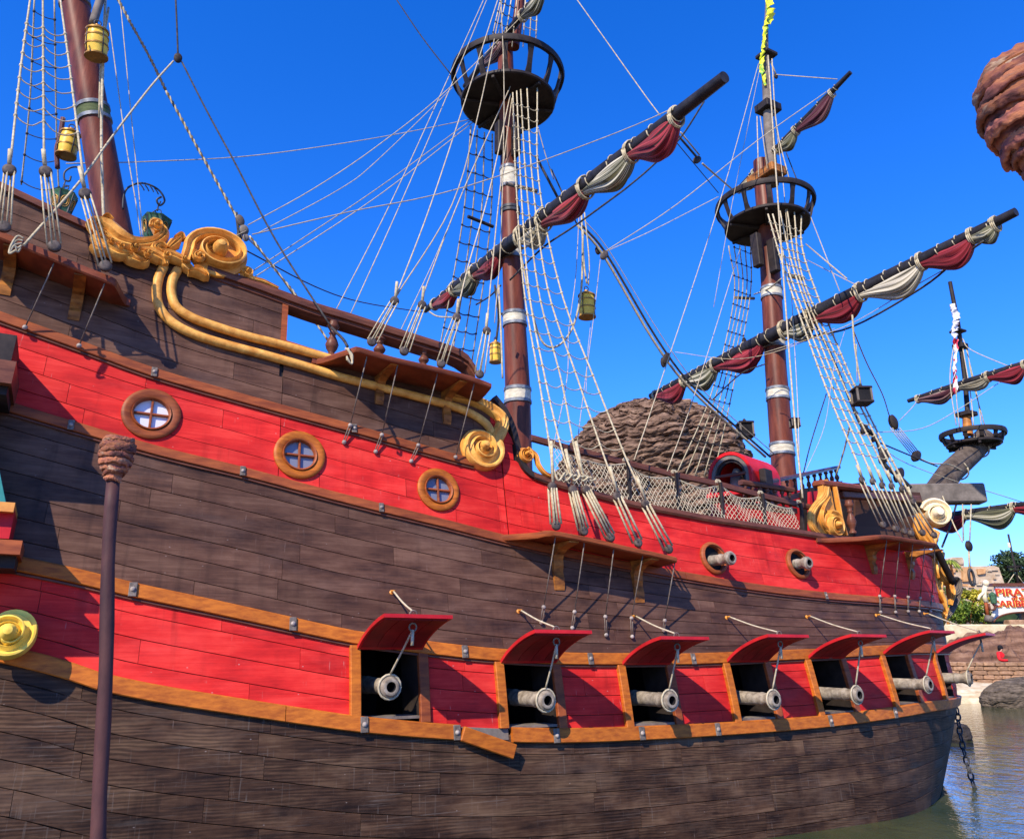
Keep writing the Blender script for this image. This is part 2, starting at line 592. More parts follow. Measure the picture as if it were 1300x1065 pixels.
W1 = curve_sz([(0, 403), (100, 439), (195, 474), (320, 510), (448, 545), (520, 566), (600, 588), (660, 600)])
W2 = curve_sz([(0, 514), (90, 541), (200, 573), (307, 599), (400, 624), (482, 645), (560, 664), (650, 687), (760, 711), (868, 731), (960, 746), (1045, 756), (1120, 762), (1165, 766)])
W3 = curve_sz([(25, 716), (100, 732), (170, 749), (270, 770), (370, 792), (420, 803), (470, 812), (587, 827), (680, 834), (746, 836), (830, 836), (876, 836), (1000, 831), (1070, 828), (1120, 825), (1160, 823)])
W4 = curve_sz([(40, 838), (85, 850), (125, 864), (200, 880), (300, 896), (400, 911), (460, 919), (577, 929), (703, 933), (811, 930), (907, 925), (1035, 916), (1132, 904), (1180, 896)])
TOPPX = [(0, 240), (60, 268), (112, 292), (180, 318), (265, 347), (330, 369), (361, 379)]
T1 = curve_sz(TOPPX, smooth=False)
T2 = curve_sz([(364, 434), (440, 458), (520, 478), (600, 503), (630, 513)], smooth=False)
T3 = curve_sz([(630, 513), (640, 526), (648, 545), (653, 565), (660, 590), (673, 603), (700, 613), (800, 640), (900, 659), (1020, 677), (1065, 684), (1130, 691), (1165, 697)], smooth=False)
S_STEP = hit(363, 405)[0]
S_ST2 = T3.S[0]

def T(s):
    if s < S_STEP: return T1(s)
    if s < S_ST2: return T2(s)
    return T3(s)

S_BROWN_END = hit(625, 560)[0]
S_A = -8.0
S_B = S_STEM - .05

ports_px = [457, 641, 797, 932, 1038, 1132, 1196]
PORT_S = [hit(x, 880 if x < 1100 else 870, 0, (q, 1.9))[0] for x, q in zip(ports_px, (0, 1.9, 3.9, 5.8, 7.7, 9.55, 11.4))]
PORT_W = 0.74
POST = 0.13
WIN = [((192, 526), .335), ((380, 578), .335), ((556, 622), .315)]
CPORT = [((905, 709), .27), ((1012, 716), .27)]
holes = []
for p, r in WIN: holes.append((*hit(*p), r * .82))
for p, r in CPORT: holes.append((*hit(*p), r * .84))

def plank_piece(sa, sb, zl, zh, off, mat):
    hs = [h for h in holes if h[0] + h[2] > sa and h[0] - h[2] < sb and
          h[1] + h[2] > zl(h[0]) and h[1] - h[2] < zh(h[0])]
    m = MB()
    g = 0.0033
    if not hs:
        n = max(2, int(math.ceil((sb - sa) / (0.34 if sa < 7 else 0.2))))
        F = []
        for i in range(n + 1):
            s = sa + g * .7 + (sb - sa - 1.4 * g) * i / n
            a, b = zl(s) + g, zh(s) - g
            if b - a < .004: b = a + .004
            F.append((s, a, b))
        P = [[hull(s, a, -.03), hull(s, a, off - .003), hull(s, a + .004, off), hull(s, b - .004, off), hull(s, b, off - .003), hull(s, b, -.03)] for s, a, b in F]
        uv = [[(s, a), (s, a), (s, a), (s, b), (s, b), (s, b)] for s, a, b in F]
        m.grid(P, uv)
        k = len(m.v)
        m.f.append((0, 1, 2, 3, 4, 5)[::-1]); m.mi.append(0)
        m.f.append(tuple(range(k - 6, k))); m.mi.append(0)
    else:
        n = int((sb - sa) / .035); nz = 6
        V = []; UVs = []
        for i in range(n + 1):
            s = sa + g * .7 + (sb - sa - 1.4 * g) * i / n
            for j in range(nz + 1):
                z = zl(s) + g + (zh(s) - zl(s) - 2 * g) * j / nz
                V.append(hull(s, z, off)); UVs.append((s, z))
        fs = []
        for i in range(n):
            for j in range(nz):
                a = i * (nz + 1) + j
                q = (a, a + nz + 1, a + nz + 2, a + 1)
                cs = sum(UVs[t][0] for t in q) / 4; cz = sum(UVs[t][1] for t in q) / 4
                if all((cs - h[0]) ** 2 + (cz - h[1]) ** 2 > h[2] ** 2 for h in hs): fs.append(q)
        if not fs: return
        m.add(V, fs, UVs)
    m.build("plank", mat, SHIP, fix=not hs)

def band(rows, mat, s0, s1, breaks=(), seed=0, lmin=1.7, lmax=3.0, topclip=None):
    rg = random.Random(seed)
    for (zl, zh) in rows:
        s = s0 - rg.random() * 2.0
        cuts = []
        while s < s1:
            cuts.append(s); s += rg.uniform(lmin, lmax)
        cuts.append(s)
        for a, b in zip(cuts, cuts[1:]):
            a = max(a, s0); b = min(b, s1)
            if b - a < .05: continue
            segs = [(a, b)]
            for (x, y) in breaks:
                ns = []
                for (p, q) in segs:
                    if y <= p or x >= q: ns.append((p, q)); continue
                    if x - p > .03: ns.append((p, x))
                    if q - y > .03: ns.append((y, q))
                segs = ns
            for (p, q) in segs:
                if topclip is not None:
                    # trim to the part of the row that lies under the rail
                    zl2, zh2 = zl, (lambda s, zh=zh: min(zh(s), topclip(s)))
                    ok = [t for t in np.linspace(p, q, 25) if zh2(t) - zl2(t) > .03]
                    if len(ok) < 2: continue
                    p2, q2 = ok[0], ok[-1]
                    if q2 - p2 < .06: continue
                    pieces = [(p2, q2)]
                    if p2 < S_STEP < q2: pieces = [(p2, S_STEP - .002), (S_STEP + .002, q2)]
                    if p2 < S_ST2 < q2: pieces = [(p2, S_ST2 - .01), (S_ST2 + .01, q2)]
                    for (c, d) in pieces:
                        ok = [t for t in np.linspace(c, d, 25) if zh2(t) - zl2(t) > .03]
                        if len(ok) > 1 and ok[-1] - ok[0] > .05:
                            plank_piece(ok[0], ok[-1], zl2, zh2, rg.uniform(.0, .004), MAT[mat])
                else:
                    plank_piece(p, q, zl, zh, rg.uniform(.0, .004), MAT[mat])

def frac_rows(lo, hi, n):
    return [((lambda s, k=k: lo(s) + (hi(s) - lo(s)) * k / n), (lambda s, k=k: lo(s) + (hi(s) - lo(s)) * (k + 1) / n)) for k in range(n)]

def par_rows(lo, h, n, sign=1):
    if sign > 0:
        return [((lambda s, k=k: lo(s) + h * k), (lambda s, k=k: lo(s) + h * (k + 1))) for k in range(n)]
    return [((lambda s, k=k: lo(s) - h * (k + 1)), (lambda s, k=k: lo(s) - h * k)) for k in range(n)]

# gun deck, red, cut by the ports
pb = [(s - .005, s + PORT_W + .005) for s in PORT_S]
band(frac_rows(W4, W3, 4), 'red_planks', S_A, S_B, pb, 11)
band(frac_rows(W3, W2, 7), 'brown_planks', S_A, S_B, (), 12)
def UP(s): return W1(s) if s < S_BROWN_END else T3(s)
band(par_rows(W2, .255, 6), 'red_planks', S_A, S_BROWN_END, (), 13, topclip=W1)
band(par_rows(W2, .255, 9), 'red_planks', S_BROWN_END, S_B, (), 14, topclip=T)
band(par_rows(W1, .245, 10), 'brown_planks', S_A, S_BROWN_END, (), 15, topclip=T)
band(par_rows(W4, .225, 9, -1), 'low_planks', S_A, S_B, (), 16, 1.4, 2.6)

# dark shell behind the planks, both sides, with the deck
def mirror(p):
    return p - 2 * np.dot(p - C0, N0) * N0
ss = sorted(set([round(x, 3) for x in np.arange(S_A, S_STEM, .25)] + [round(S_STEM, 3)] + [round(a, 3) for p in PORT_S for a in (p, p + PORT_W)] + [round(S_STEP - .004, 3), round(S_STEP + .004, 3)] + [round(x, 3) for x in np.arange(2.2, 3.2, .06)]))
m = MB(); far = MB()
def col_z(s): return [-1.0, -.3, .4, W4(s), W3(s), W2(s), (W2(s) + T(s)) / 2, T(s) - .02]
for q, off in ((m, -.032),):
    P = [[hull(s, z, off) for z in col_z(s)] for s in ss]
    b = len(q.v); nv = 8
    vs = [p for r in P for p in r]; fs = []
    for i in range(len(ss) - 1):
        c = (ss[i] + ss[i + 1]) / 2
        for j in range(nv - 1):
            if j == 3 and any(p < c < p + PORT_W for p in PORT_S): continue
            fs.append((i * nv + j, (i + 1) * nv + j, (i + 1) * nv + j + 1, i * nv + j + 1))
    q.add(vs, fs)
m.build("hull_shell", MAT['dark_wood'], SHIP)
P = [[mirror(hull(s, z, .0)) for z in col_z(s)] for s in ss]
far.grid(P)
far.build("far_side", MAT['brown_planks'], SHIP)
m = MB()
for k, (a, b2, dz) in enumerate(((S_A, S_STEP, -2.3), (S_STEP, 2.4, -.9), (2.4, S_B - .4, -1.0))):
    q = np.arange(a, b2 + .001, .3)
    P = []
    for s in q:
        z = min(T(s), 7.2) + dz if k != 1 else T2(0) - 1.2
        a1 = hull(s, z, -.06); a2 = mirror(a1)
        P.append([a1 + (a2 - a1) * t for t in np.linspace(0, 1, 5)])
    m.grid(P)
m.build("deck", MAT['rail_wood'], SHIP)
# stern wall
m = MB()
m.grid([[hull(S_A, z, 0) * (1 - t) + mirror(hull(S_A, z, 0)) * t for t in np.linspace(0, 1, 5)] for z in np.linspace(-1, T(S_A), 6)])
m.build("stern_wall", MAT['brown_planks'], SHIP)

# ------------------------------------------------------------------ wales
def hull_sweep(sa, sb, zf, sec, step=.25, name="wale", mat='trim_wood', off0=0.0, parent=None, label=None, smooth=False):
    n = max(1, int(math.ceil((sb - sa) / (step if sa < 7 else step * .6))))
    F = []
    for i in range(n + 1):
        s = sa + (sb - sa) * i / n
        z = zf(s)
        up = unit(hull(s, z + .05) - hull(s, z))
        F.append((hull(s, z, off0), outward(s), up))
    m = MB(); m.sweep(F, sec)
    o = m.build(name, MAT[mat], parent or SHIP, smooth=smooth)
    if label: o["label"] = label
    return o

def rsec(w, h, r=.012, base=-.01):
    return [(base, -h / 2), (w - r, -h / 2), (w, -h / 2 + r), (w, h / 2 - r), (w - r, h / 2), (base, h / 2)]

def wale_run(zf, px_list, y_at, sec, mat, joints=None, s0=S_A, s1=S_B):
    cuts = [s0] + joints + [s1]
    for a, b in zip(cuts, cuts[1:]):
        hull_sweep(a + .004, b - .004, zf, sec, mat=mat)

def s_of(px, py): return hit(px, py)[0]
j1 = [s_of(x, y) for x, y in ((195, 475), (448, 545))]
wale_run(W1, 0, 0, rsec(.055, .13), 'trim_wood', j1, s1=s_of(605, 588))
j2 = [s_of(x, y) for x, y in ((90, 541), (307, 598), (482, 644), (868, 731), (1045, 756))]
wale_run(W2, 0, 0, rsec(.055, .125), 'trim_wood', j2)
j3 = [s_of(x, y) for x, y in ((168, 748), (370, 792), (587, 826), (746, 836), (876, 835), (1048, 829))]
wale_run(W3, 0, 0, rsec(.06, .16), 'orange_wood', j3)
j4 = [s_of(x, y) for x, y in ((125, 864), (361, 905), (460, 919), (577, 928))]
wale_run(W4, 0, 0, rsec(.065, .175), 'orange_wood', j4, s1=s_of(583, 929))
j4b = [s_of(x, y) for x, y in ((703, 934), (811, 930), (907, 925), (1050, 914), (1132, 905))]
wale_run(W4, 0, 0, rsec(.065, .175), 'orange_wood', j4b, s0=s_of(648, 934))
# thin lower lips of the trims
for zf, h, a, b in ((W1, .13, S_A, s_of(600, 588)), (W2, .125, S_A, S_B), (W3, .16, S_A, S_B)):
    hull_sweep(a, b, lambda s, zf=zf, h=h: zf(s) - h / 2 - .018, rsec(.03, .03, .006), mat='rail_wood', name='wale_lip')
# the broken board
pa, pz = hull(*hit(583, 930), .075), hull(*hit(648, 953), .11)
ax = unit(pz - pa); nn = outward(1.9); up = unit(np.cross(ax, nn)); up = up if up[2] > 0 else -up
m = MB(); m.box((pa + pz) / 2, (ax, unit(np.cross(up, ax)), up), (np.linalg.norm(pz - pa), .07, .17), .012)
o = m.build("wale", MAT['orange_wood'], SHIP); o["label"] = "broken trim board hanging loose below the gun deck"
m = MB()
hull_sweep(s_of(586, 930), s_of(645, 934), W4, rsec(.012, .13, .004), mat='grey_timber', name='bare_backing')

# clamps with bolts on the wales
cl_me, _ = MB().box((0, 0, 0), np.eye(3), (.10, .022, .19), .005).mesh("clamp", MAT['clamp_iron'], centre=False)
bt_me, _ = MB().lathe([(.034, 0), (.034, .006), (.026, .018), (.012, .025), (.001, .027)], (0, 0, 0), (0, 1, 0), 12).mesh("bolt", MAT['bolt'], 40, centre=False)
def surf_frame(s, z, off):
    n = outward(s); up = unit(hull(s, z + .05) - hull(s, z - .05)); t = tangent(s)
    n = unit(np.cross(t, up)); n = n if np.dot(n, outward(s)) > 0 else -n
    return hull(s, z, off), t, n, up
for zf, js, sc in ((W1, j1, .68), (W2, [j2[0], j2[1], j2[2], j2[4]], .66), (W3, j3, .82), (W4, j4[2:] + j4b, .9)):
    for s in js:
        o, t, n, up = surf_frame(s, zf(s), .066 if zf in (W1, W2) else .074)
        c = inst("clamp", cl_me, SHIP, frame(o, t, n, up, sc))
        inst("bolt", bt_me, c, frame(o + n * .01, t, n, up, sc))

# ------------------------------------------------------------------ gun ports
def vert_post(s, za, zb, w, off, mat, name="port_post"):
    F = []
    for k in range(7):
        z = za + (zb - za) * k / 6
        F.append((hull(s, z, 0), outward(s), tangent(s)))
    m = MB(); m.sweep(F, rsec(off, w, .01))
    return m.build(name, MAT[mat], SHIP)

ring_me, _ = MB().tube([(math.cos(a) * .045, 0, math.sin(a) * .045) for a in np.linspace(0, 2 * math.pi, 13)], .011, 6, cap=False).mesh("ring", MAT['clamp_iron'], True, centre=False)
eye_me, _ = MB().lathe([(.03, 0), (.03, .01), (.013, .02), (.012, .05)], (0, 0, 0), (0, 1, 0), 10).tube([(math.cos(a) * .024, .06 + math.sin(a) * .024, 0) for a in np.linspace(0, 2 * math.pi, 11)], .008, 5, cap=False).mesh("eyebolt", MAT['gold_dark'], 40, centre=False)

def ship_rope(P, r, mat='rope', name="rope", n=6, parent=None, label=None):
    m = MB(); m.tube(P, r, n)
    o = m.build(name, MAT[mat], parent or SHIP, smooth=True, fix=False)
    if label: o["label"] = label
    return o

LID_PROF = [(0.0, 0.0), (.16, .105), (.34, .19), (.52, .255), (.70, .305), (.88, .34)]
muz = [(497, 872), (696, 889), (854, 889), (986, 888), (1092, 882), (1182, 869), (1234, 861)]
eyes = [(497, 752), (658, 776), (803, 783), (922, 784), (1024, 783), (1112, 781), (1173, 779)]
lid_me = None
cannon_prof = [(.115, -1.5), (.125, -.9), (.112, -.35), (.118, -.33), (.118, -.29), (.108, -.27), (.098, .28), (.106, .29), (.106, .32), (.096, .335), (.094, .42), (.108, .46), (.126, .50), (.130, .53), (.130, .56), (.112, .575), (.104, .60), (.088, .606), (.064, .60), (.060, .40), (.001, .39)]
cn_me, _ = MB().lathe([(r, h - .605) for r, h in cannon_prof], (0, 0, 0), (0, 1, 0), 24).mesh("cannon", [MAT['cannon'], MAT['black']], 35, centre=False)
for p in cn_me.polygons:
    c = p.center
    if c.y > -.25 and math.hypot(c.x, c.z) < .0615: p.material_index = 1
NTH = ["first", "second", "third", "fourth", "fifth", "sixth", "seventh and farthest"]
for i, s0 in enumerate(PORT_S):
    zb, zt = W4(s0 + .4) + .085, W3(s0 + .4) - .085
    sc = s0 + PORT_W / 2
    # lining
    m = MB(); D = .55
    n = outward(sc)
    A = [hull(s0, zb, -.002), hull(s0 + PORT_W, zb, -.002), hull(s0 + PORT_W, zt, -.002), hull(s0, zt, -.002)]
    B = [p - n * D for p in A]
    m.add(A + B, [(0, 1, 5, 4), (1, 2, 6, 5), (2, 3, 7, 6), (3, 0, 4, 7)])
    m.build("port_lining", MAT['dark_wood'], SHIP, fix=False)
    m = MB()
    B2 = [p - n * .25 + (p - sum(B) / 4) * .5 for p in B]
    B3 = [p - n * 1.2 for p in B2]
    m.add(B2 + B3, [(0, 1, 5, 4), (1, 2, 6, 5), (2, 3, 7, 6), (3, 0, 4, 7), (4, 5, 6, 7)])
    m.build("port_dark", MAT['black'], SHIP, fix=False)  # black box stands in for the dark inside of the hull
    m = MB(); m.add([A[0] + n * .0, A[1], A[1] - n * .3, A[0] - n * .3] + [p + np.array([0, 0, .03]) for p in (A[0], A[1], A[1] - n * .3, A[0] - n * .3)], [(0, 1, 5, 4), (4, 5, 6, 7), (1, 2, 6, 5), (3, 0, 4, 7), (2, 3, 7, 6)])
    m.build("port_sill", MAT['grey_timber'], SHIP)
    vert_post(s0 - POST / 2, W4(s0) + .08, W3(s0) - .08, POST, .062, 'orange_wood')
    if i < 6: vert_post(s0 + PORT_W + POST / 2, W4(s0 + .7) + .08, W3(s0 + .7) - .08, POST, .05, 'trim_wood')
    # lid
    t = tangent(sc); o = hull(sc, zt + .02, .05)
    ww = PORT_W + .1
    Z = np.array([0, 0, 1.0])
    var = [0, .03, -.01, .02, -.02, .01, -.03][i]
    F = []
    prof = catmull([np.array([a * 1, b * (1 + var * 2) * 1]) for a, b in LID_PROF], 3)
    for k, (a, b) in enumerate(prof):
        d = prof[min(k + 1, len(prof) - 1)] - prof[max(k - 1, 0)]
        d = d / np.linalg.norm(d)
        nrm = n * (-d[1]) + Z * d[0]
        F.append((o + n * a + Z * b, t, nrm))
    m = MB(); m.sweep(F, [(-ww / 2, -.02), (ww / 2, -.02), (ww / 2, .022), (-ww / 2, .022)])
    lid = m.build("port_lid", MAT['lid_red'], SHIP)
    # planked inside of the lid
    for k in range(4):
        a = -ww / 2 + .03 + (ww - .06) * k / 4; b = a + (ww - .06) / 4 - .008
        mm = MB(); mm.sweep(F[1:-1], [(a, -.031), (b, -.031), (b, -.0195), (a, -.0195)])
        mm.build("lid_board", MAT['lid_inner_shade'], lid)
    # hinges
    e = prof[-4]
    up_ring = o + n * e[0] + Z * (e[1] + .06); dn_ring = o + n * e[0] + Z * (e[1] - .08)
    rm = inst("ring", ring_me, lid, frame(up_ring, t, n, Z)); inst("ring", ring_me, lid, frame(dn_ring, t, n, Z))
    m = MB(); m.tube([dn_ring + Z * .1, dn_ring + Z * .035], .009, 6); m.build("ring_shank", MAT['clamp_iron'], lid)
    # hull eyebolt and lid tackle
    es, ez = hit(*eyes[i]); eo, et, en, eu = surf_frame(es, ez, 0)
    inst("eyebolt", eye_me, SHIP, frame(eo, et, en, eu))
    ep = eo + en * .065
    ship_rope(catmull([ep, (ep + up_ring) / 2 - Z * .004, up_ring + Z * .03], 4), .012, 'net_rope', "lid_rope")
    # cannon
    best = None
    for L in np.arange(.2, 1.3, .02):
        a, b = hit(muz[i][0], muz[i][1], L, (sc, 2.0))
        e2 = abs(a - (sc + (.02 if i else -.04)))
        if best is None or e2 < best[0]: best = (e2, L, a, b)
    _, L, a, b = best
    print("cannon", i, round(L, 2), round(a - s0, 2), round(b, 2))
    mo = hull(a, b, L); no = outward(a)
    ct = tangent(a)
    co = inst("cannon", cn_me, None, frame(mo, ct, no, np.cross(ct, no) if np.cross(ct, no)[2] > 0 else -np.cross(ct, no), .92))
    tag(co, "pale cannon with rope collar under the %s raised red lid from the left" % NTH[i].split()[0], "cannon", "cannons run out of the lower gun ports")
    # muzzle rope
    lp = [mo - no * .06 + (ct * math.cos(q) + Z * math.sin(q)) * .138 for q in np.linspace(0, 2 * math.pi, 17)]
    ship_rope(lp, .014, 'net_rope', "muzzle_rope")
    top = mo - no * .06 + Z * .14
    ship_rope(catmull([dn_ring - Z * .03, (dn_ring + top) / 2 + ct * .01, top], 4), .013, 'net_rope', "muzzle_rope")
    ship_rope([dn_ring - Z * .03, dn_ring - Z * .2], .02, 'net_rope', "rope_whipping")

# ------------------------------------------------------------------ round windows and round cannon ports
pane_cols = [((.60, .60, .64), .15), ((.17, .18, .23), .12), ((.15, .16, .21), .12)]  # pale and bluish glass reflections put into the pane colours
def round_ring(o, t, n, up, R_, name, mat, parent, w=.38, th=.06):
    m = MB()
    ri = R_ * (1 - w)
    prof = [(ri, -.05), (ri, th * .55), (ri + .012, th * .72), (ri + .03, th * .8), (R_ - .05, th), (R_ - .02, th * .93), (R_, th * .6), (R_, -.02)]
    m.lathe(prof, o, n, 40)
    m.f = m.f[:-2]; m.mi = m.mi[:-2]
    return m.build(name, MAT[mat], parent, 40)
for k, ((px, py), R_) in enumerate(WIN):
    s, z = hit(px, py)
    o, t, n, up = surf_frame(s, z, 0)
    wf = round_ring(o, t, n, up, R_, "round_window", 'orange_wood' if k else 'trim_wood', SHIP, .33, .05)
    ri = R_ * .67
    m = MB(); m.lathe([(ri * .88, -.052), (ri * .88, .04), (ri * .9, .048), (ri * .98, .055), (ri * 1.0, .04), (ri * 1.0, -.05)], o, n, 36); m.f = m.f[:-2]; m.mi = m.mi[:-2]
    m.build("window_sash", MAT['trim_wood'], wf, 40)
    c, rgh = pane_cols[k]
    tm = Mt("pane_%s" % "abc"[k], rgh, .6); tm.color(c)
    m = MB(); m.lathe([(.001, -.026), (ri + .01, -.026), (ri + .01, -.028)], o, n, 32)
    m.build("pane", MAT["pane_%s" % "abc"[k]], wf)
    for ax1, ax2 in ((t, up), (up, t)):
        m = MB(); m.box(o + n * .0, (ax1, ax2, n), (ri * 1.9, .028, .035 if ax1 is t else .039), .006)
        m.build("glazing_bar", MAT['trim_wood'], wf)
for k, ((px, py), R_) in enumerate(CPORT):
    s, z = hit(px, py)
    o, t, n, up = surf_frame(s, z, 0)
    wf = round_ring(o, t, n, up, R_, "round_gun_port", 'trim_wood', SHIP, .24, .07)
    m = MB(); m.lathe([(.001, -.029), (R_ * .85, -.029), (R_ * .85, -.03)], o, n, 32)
    m.build("port_dark", MAT['black'], wf)  # flat black disc painted in for the dark interior, no recess behind
    mx = ((930, 708), (1028, 714))[k]
    a, b = hit(mx[0] , mx[1], .58, (s, z))
    mo = hull(s, b - .0, .62) + np.array([0, 0, 0])
    best = min(((abs(hit(mx[0], mx[1], L, (s, z))[0] - s), L) for L in np.arange(.3, 1.2, .03)))
    a, b = hit(mx[0], mx[1], best[1], (s, z))
    mo = hull(a, b, best[1]); no = outward(a); ct = tangent(a)
    co = inst("cannon", cn_me, None, frame(mo, ct, no, np.array([0, 0, 1.0]), .85))
    tag(co, "pale cannon poking from the %s round port in the upper red planking" % ("left" if k == 0 else "right"), "cannon", "cannons in the round waist ports")
# ------------------------------------------------------------------ rails, gilt mouldings, channels
ZU = np.array([0, 0, 1.0])
def depth(p):
    return p[1] * CP + (p[2] - EYE.z) * SP
def pxm(p, px):
    """metres that px pixels span at a point"""
    return px * depth(p) / FPX

RAILSEC = [(-.17, -.05), (.09, -.05), (.10, 0), (.09, .045), (-.03, .06), (-.17, .045)]
def rail(sa, sb, zf, sec=RAILSEC, mat='rail_wood', name='rail_cap', off0=-.02, step=.25):
    return hull_sweep(sa, sb, zf, sec, step=step, mat=mat, name=name, off0=off0)
sc0 = s_of(112, 292)
rail(S_A, sc0, lambda s: T1(s) + .03)
RT = curve_sz([(265, 345), (320, 364), (361, 379), (400, 393), (440, 405), (500, 424), (545, 438), (575, 448), (592, 458), (601, 470), (604, 481)], smooth=True)
rail(s_of(262, 345), RT.S[-1] - .02, lambda s: RT(s) + .02, [(-.2, -.16), (-.03, -.16), (.05, -.12), (.05, -.07), (.10, -.06), (.12, 0), (.10, .06), (.0, .085), (-.2, .07)], step=.12)
# end of the poop bulwark
hull_sweep(S_STEP - .06, S_STEP + .02, lambda s: 6.82, rsec(.02, .86, .004), mat='trim_wood', name='end_board')
# lower edge boards of the waist
hull_sweep(S_STEP + .02, s_of(436, 457), lambda s: T2(s) - .03, rsec(.03, .09, .008), mat='trim_wood', name='edge_board')
# curved step down to the waist
def px_sweep(pts, off, sec, mat, name, n=5, parent=None, scale=None):
    q = smooth_px(pts, n); F = []; g = None
    P = []
    for a in q:
        g = hit(a[0], a[1], off, g)
        P.append((hull(g[0], g[1], off), surf_frame(g[0], g[1], off)[2]))
    for i, (p, nn) in enumerate(P):
        t = unit(P[min(i + 1, len(P) - 1)][0] - P[max(i - 1, 0)][0])
        k = scale[0] + (scale[1] - scale[0]) * i / (len(P) - 1) if scale else 1.0
        F.append((p, nn, np.cross(t, nn), k))
    m = MB(); m.sweep(F, sec)
    return m.build(name, MAT[mat], parent or SHIP, smooth=45)
px_sweep([(626, 505), (640, 523), (650, 545), (656, 568), (662, 589), (674, 603), (700, 612)], 0, [(-.15, -.05), (.05, -.05), (.06, .05), (-.15, .05)], 'dark_wood', 'edge_board')
rail(s_of(676, 603), S_B, lambda s: T3(s) + .01, [(-.16, -.06), (.06, -.07), (.085, -.03), (.075, .04), (.0, .06), (-.16, .05)])

# double gilt moulding
def moulding(pts, r=.062):
    q = smooth_px(pts, 6); g = None; P = []
    for a in q:
        g = hit(a[0], a[1], .05, g); P.append(hull(g[0], g[1], .05))
    m = MB(); m.tube(P, r, 12); m.build("gilt_moulding", MAT['gold'], SHIP, smooth=True)
moulding([(208, 338), (201, 355), (199, 376), (205, 395), (222, 412), (250, 426), (285, 437), (330, 449), (380, 463), (430, 478), (480, 491), (535, 505), (575, 516), (600, 526), (617, 538), (626, 552)])
moulding([(226, 342), (219, 356), (218, 374), (225, 391), (245, 404), (275, 415), (310, 426), (350, 436), (390, 447), (424, 457)])

# scrolls
RIDGE = [(-.5, 0), (-.5, .75), (-.38, 1), (-.22, .72), (-.05, .62), (.08, .72), (.24, .98), (.4, .95), (.5, .7), (.5, 0)]
def scroll(cpx, R_, turns, a0, sgn, w0, name='gilt_scroll', off=.0, h=.10, tail=None, mat='gold', boss=.17, disc=True, tail_w=(.6, 1.0), pl=None, squash=1.0, front=None):
    if pl is None:
        s, z = hit(*cpx); o, t, n, up = surf_frame(s, z, off)
    else:
        o, t, n, up = pl
    n_ = 46; F = []
    pts = []
    for i in range(n_ + 1):
        k = i / n_
        a = a0 + sgn * turns * 2 * math.pi * k
        r = (R_ - w0 * .5) * (1 - k) ** .75 + R_ * boss * .8 * k
        pts.append((r * math.cos(a), r * math.sin(a) * squash, w0 * (1 - .62 * k), 1 + .5 * k))
    if tail:
        T_ = []
        for (px, py) in tail:
            if pl is None:
                ts, tz = hit(px, py); q = hull(ts, tz, off)
            else:
                r_ = ray(px, py); q = E0 + r_ * (np.dot(o - E0, n) / np.dot(r_, n))
            T_.append((np.dot(q - o, t), np.dot(q - o, up)))
        T_.append(pts[0][:2])
        T_ = catmull(T_, 6)[:-1]
        tl = tail_w
        L = len(T_)
        pts = [(q[0], q[1], w0 * (tail_w[0] + (tail_w[1] - tail_w[0]) * i / L), .8 + .2 * i / L) for i, q in enumerate(T_)] + pts
    m = MB()
    for i, (x, y, w, hh) in enumerate(pts):
        p = o + t * x + up * y
        a = pts[max(i - 1, 0)]; b = pts[min(i + 1, len(pts) - 1)]
        d = unit(t * (b[0] - a[0]) + up * (b[1] - a[1]))
        F.append((p, np.cross(n, d) * w, n * h * hh))
    m.sweep(F, RIDGE)
    ob = m.build(name, MAT[mat], SHIP, smooth=50)
    if disc:
        m = MB(); m.lathe([(.001, h * .3), (R_ * .82, h * .3), (R_ * .84, h * .2), (R_ * .84, 0)], o, n, 28); m.build("scroll_disc", MAT[mat if mat == 'gold_yellow' else 'gold_dark'], ob)
    m = MB(); m.lathe([(R_ * boss * 1.25, h * .3), (R_ * boss * 1.25, h * 1.2), (R_ * boss, h * 1.6), (R_ * boss * .6, h * 1.95), (.001, h * 2.05)], o, n, 16); m.build("scroll_boss", MAT[mat], ob, 40)
    return ob
scroll((609, 571), .385, 1.7, 0.55, -1, .19, tail=[(568, 503), (596, 509), (620, 520), (636, 537)], tail_w=(.7, 1.15), h=.13)
scroll((276, 325), .47, 1.5, 3.3, -1, .15, off=.04, tail=[(240, 348), (233, 340)], tail_w=(.7, 1.0), h=.16, squash=.8)
scroll((664, 579), .15, 1.4, 1.2, -1, .075, tail=[(703, 607), (690, 603), (681, 592), (677, 580)], h=.08, off=.03, tail_w=(.7, .9), mat='gold_dark')
scroll((312, 350), .11, 1.0, 2.6, -1, .08, tail=[(352, 369), (333, 360), (318, 356)], tail_w=(.4, .9), h=.08, off=.03)

# leafy carving between the rail and the large scroll
def leaf_sweep(pts, w, mat='gold', off=.08, h=.09, name='gilt_leaf', parent=None):
    q = smooth_px(pts, 5); g = None; P = []
    for a in q:
        g = hit(a[0], a[1], off, g); P.append((hull(g[0], g[1], off), surf_frame(g[0], g[1], 0)[2]))
    F = []
    for i, (p, nn) in enumerate(P):
        k = i / (len(P) - 1)
        t = unit(P[min(i + 1, len(P) - 1)][0] - P[max(i - 1, 0)][0])
        ww = np.interp(k, np.linspace(0, 1, len(w)), w)
        F.append((p, np.cross(nn, t) * ww, nn * h * (.5 + .5 * ww / max(w))))
    m = MB(); m.sweep(F, [(-.5, -.6), (-.48, .3), (-.25, .85), (-.1, .6), (0, .95), (.12, .62), (.28, .85), (.48, .3), (.5, -.6)])
    return m.build(name, MAT[mat], parent or SHIP, smooth=50)
body = leaf_sweep([(116, 284), (132, 291), (150, 306), (172, 312), (195, 309), (207, 300), (204, 291), (194, 292)], [.2, .34, .36, .25, .18, .16, .13, .1], h=.16)
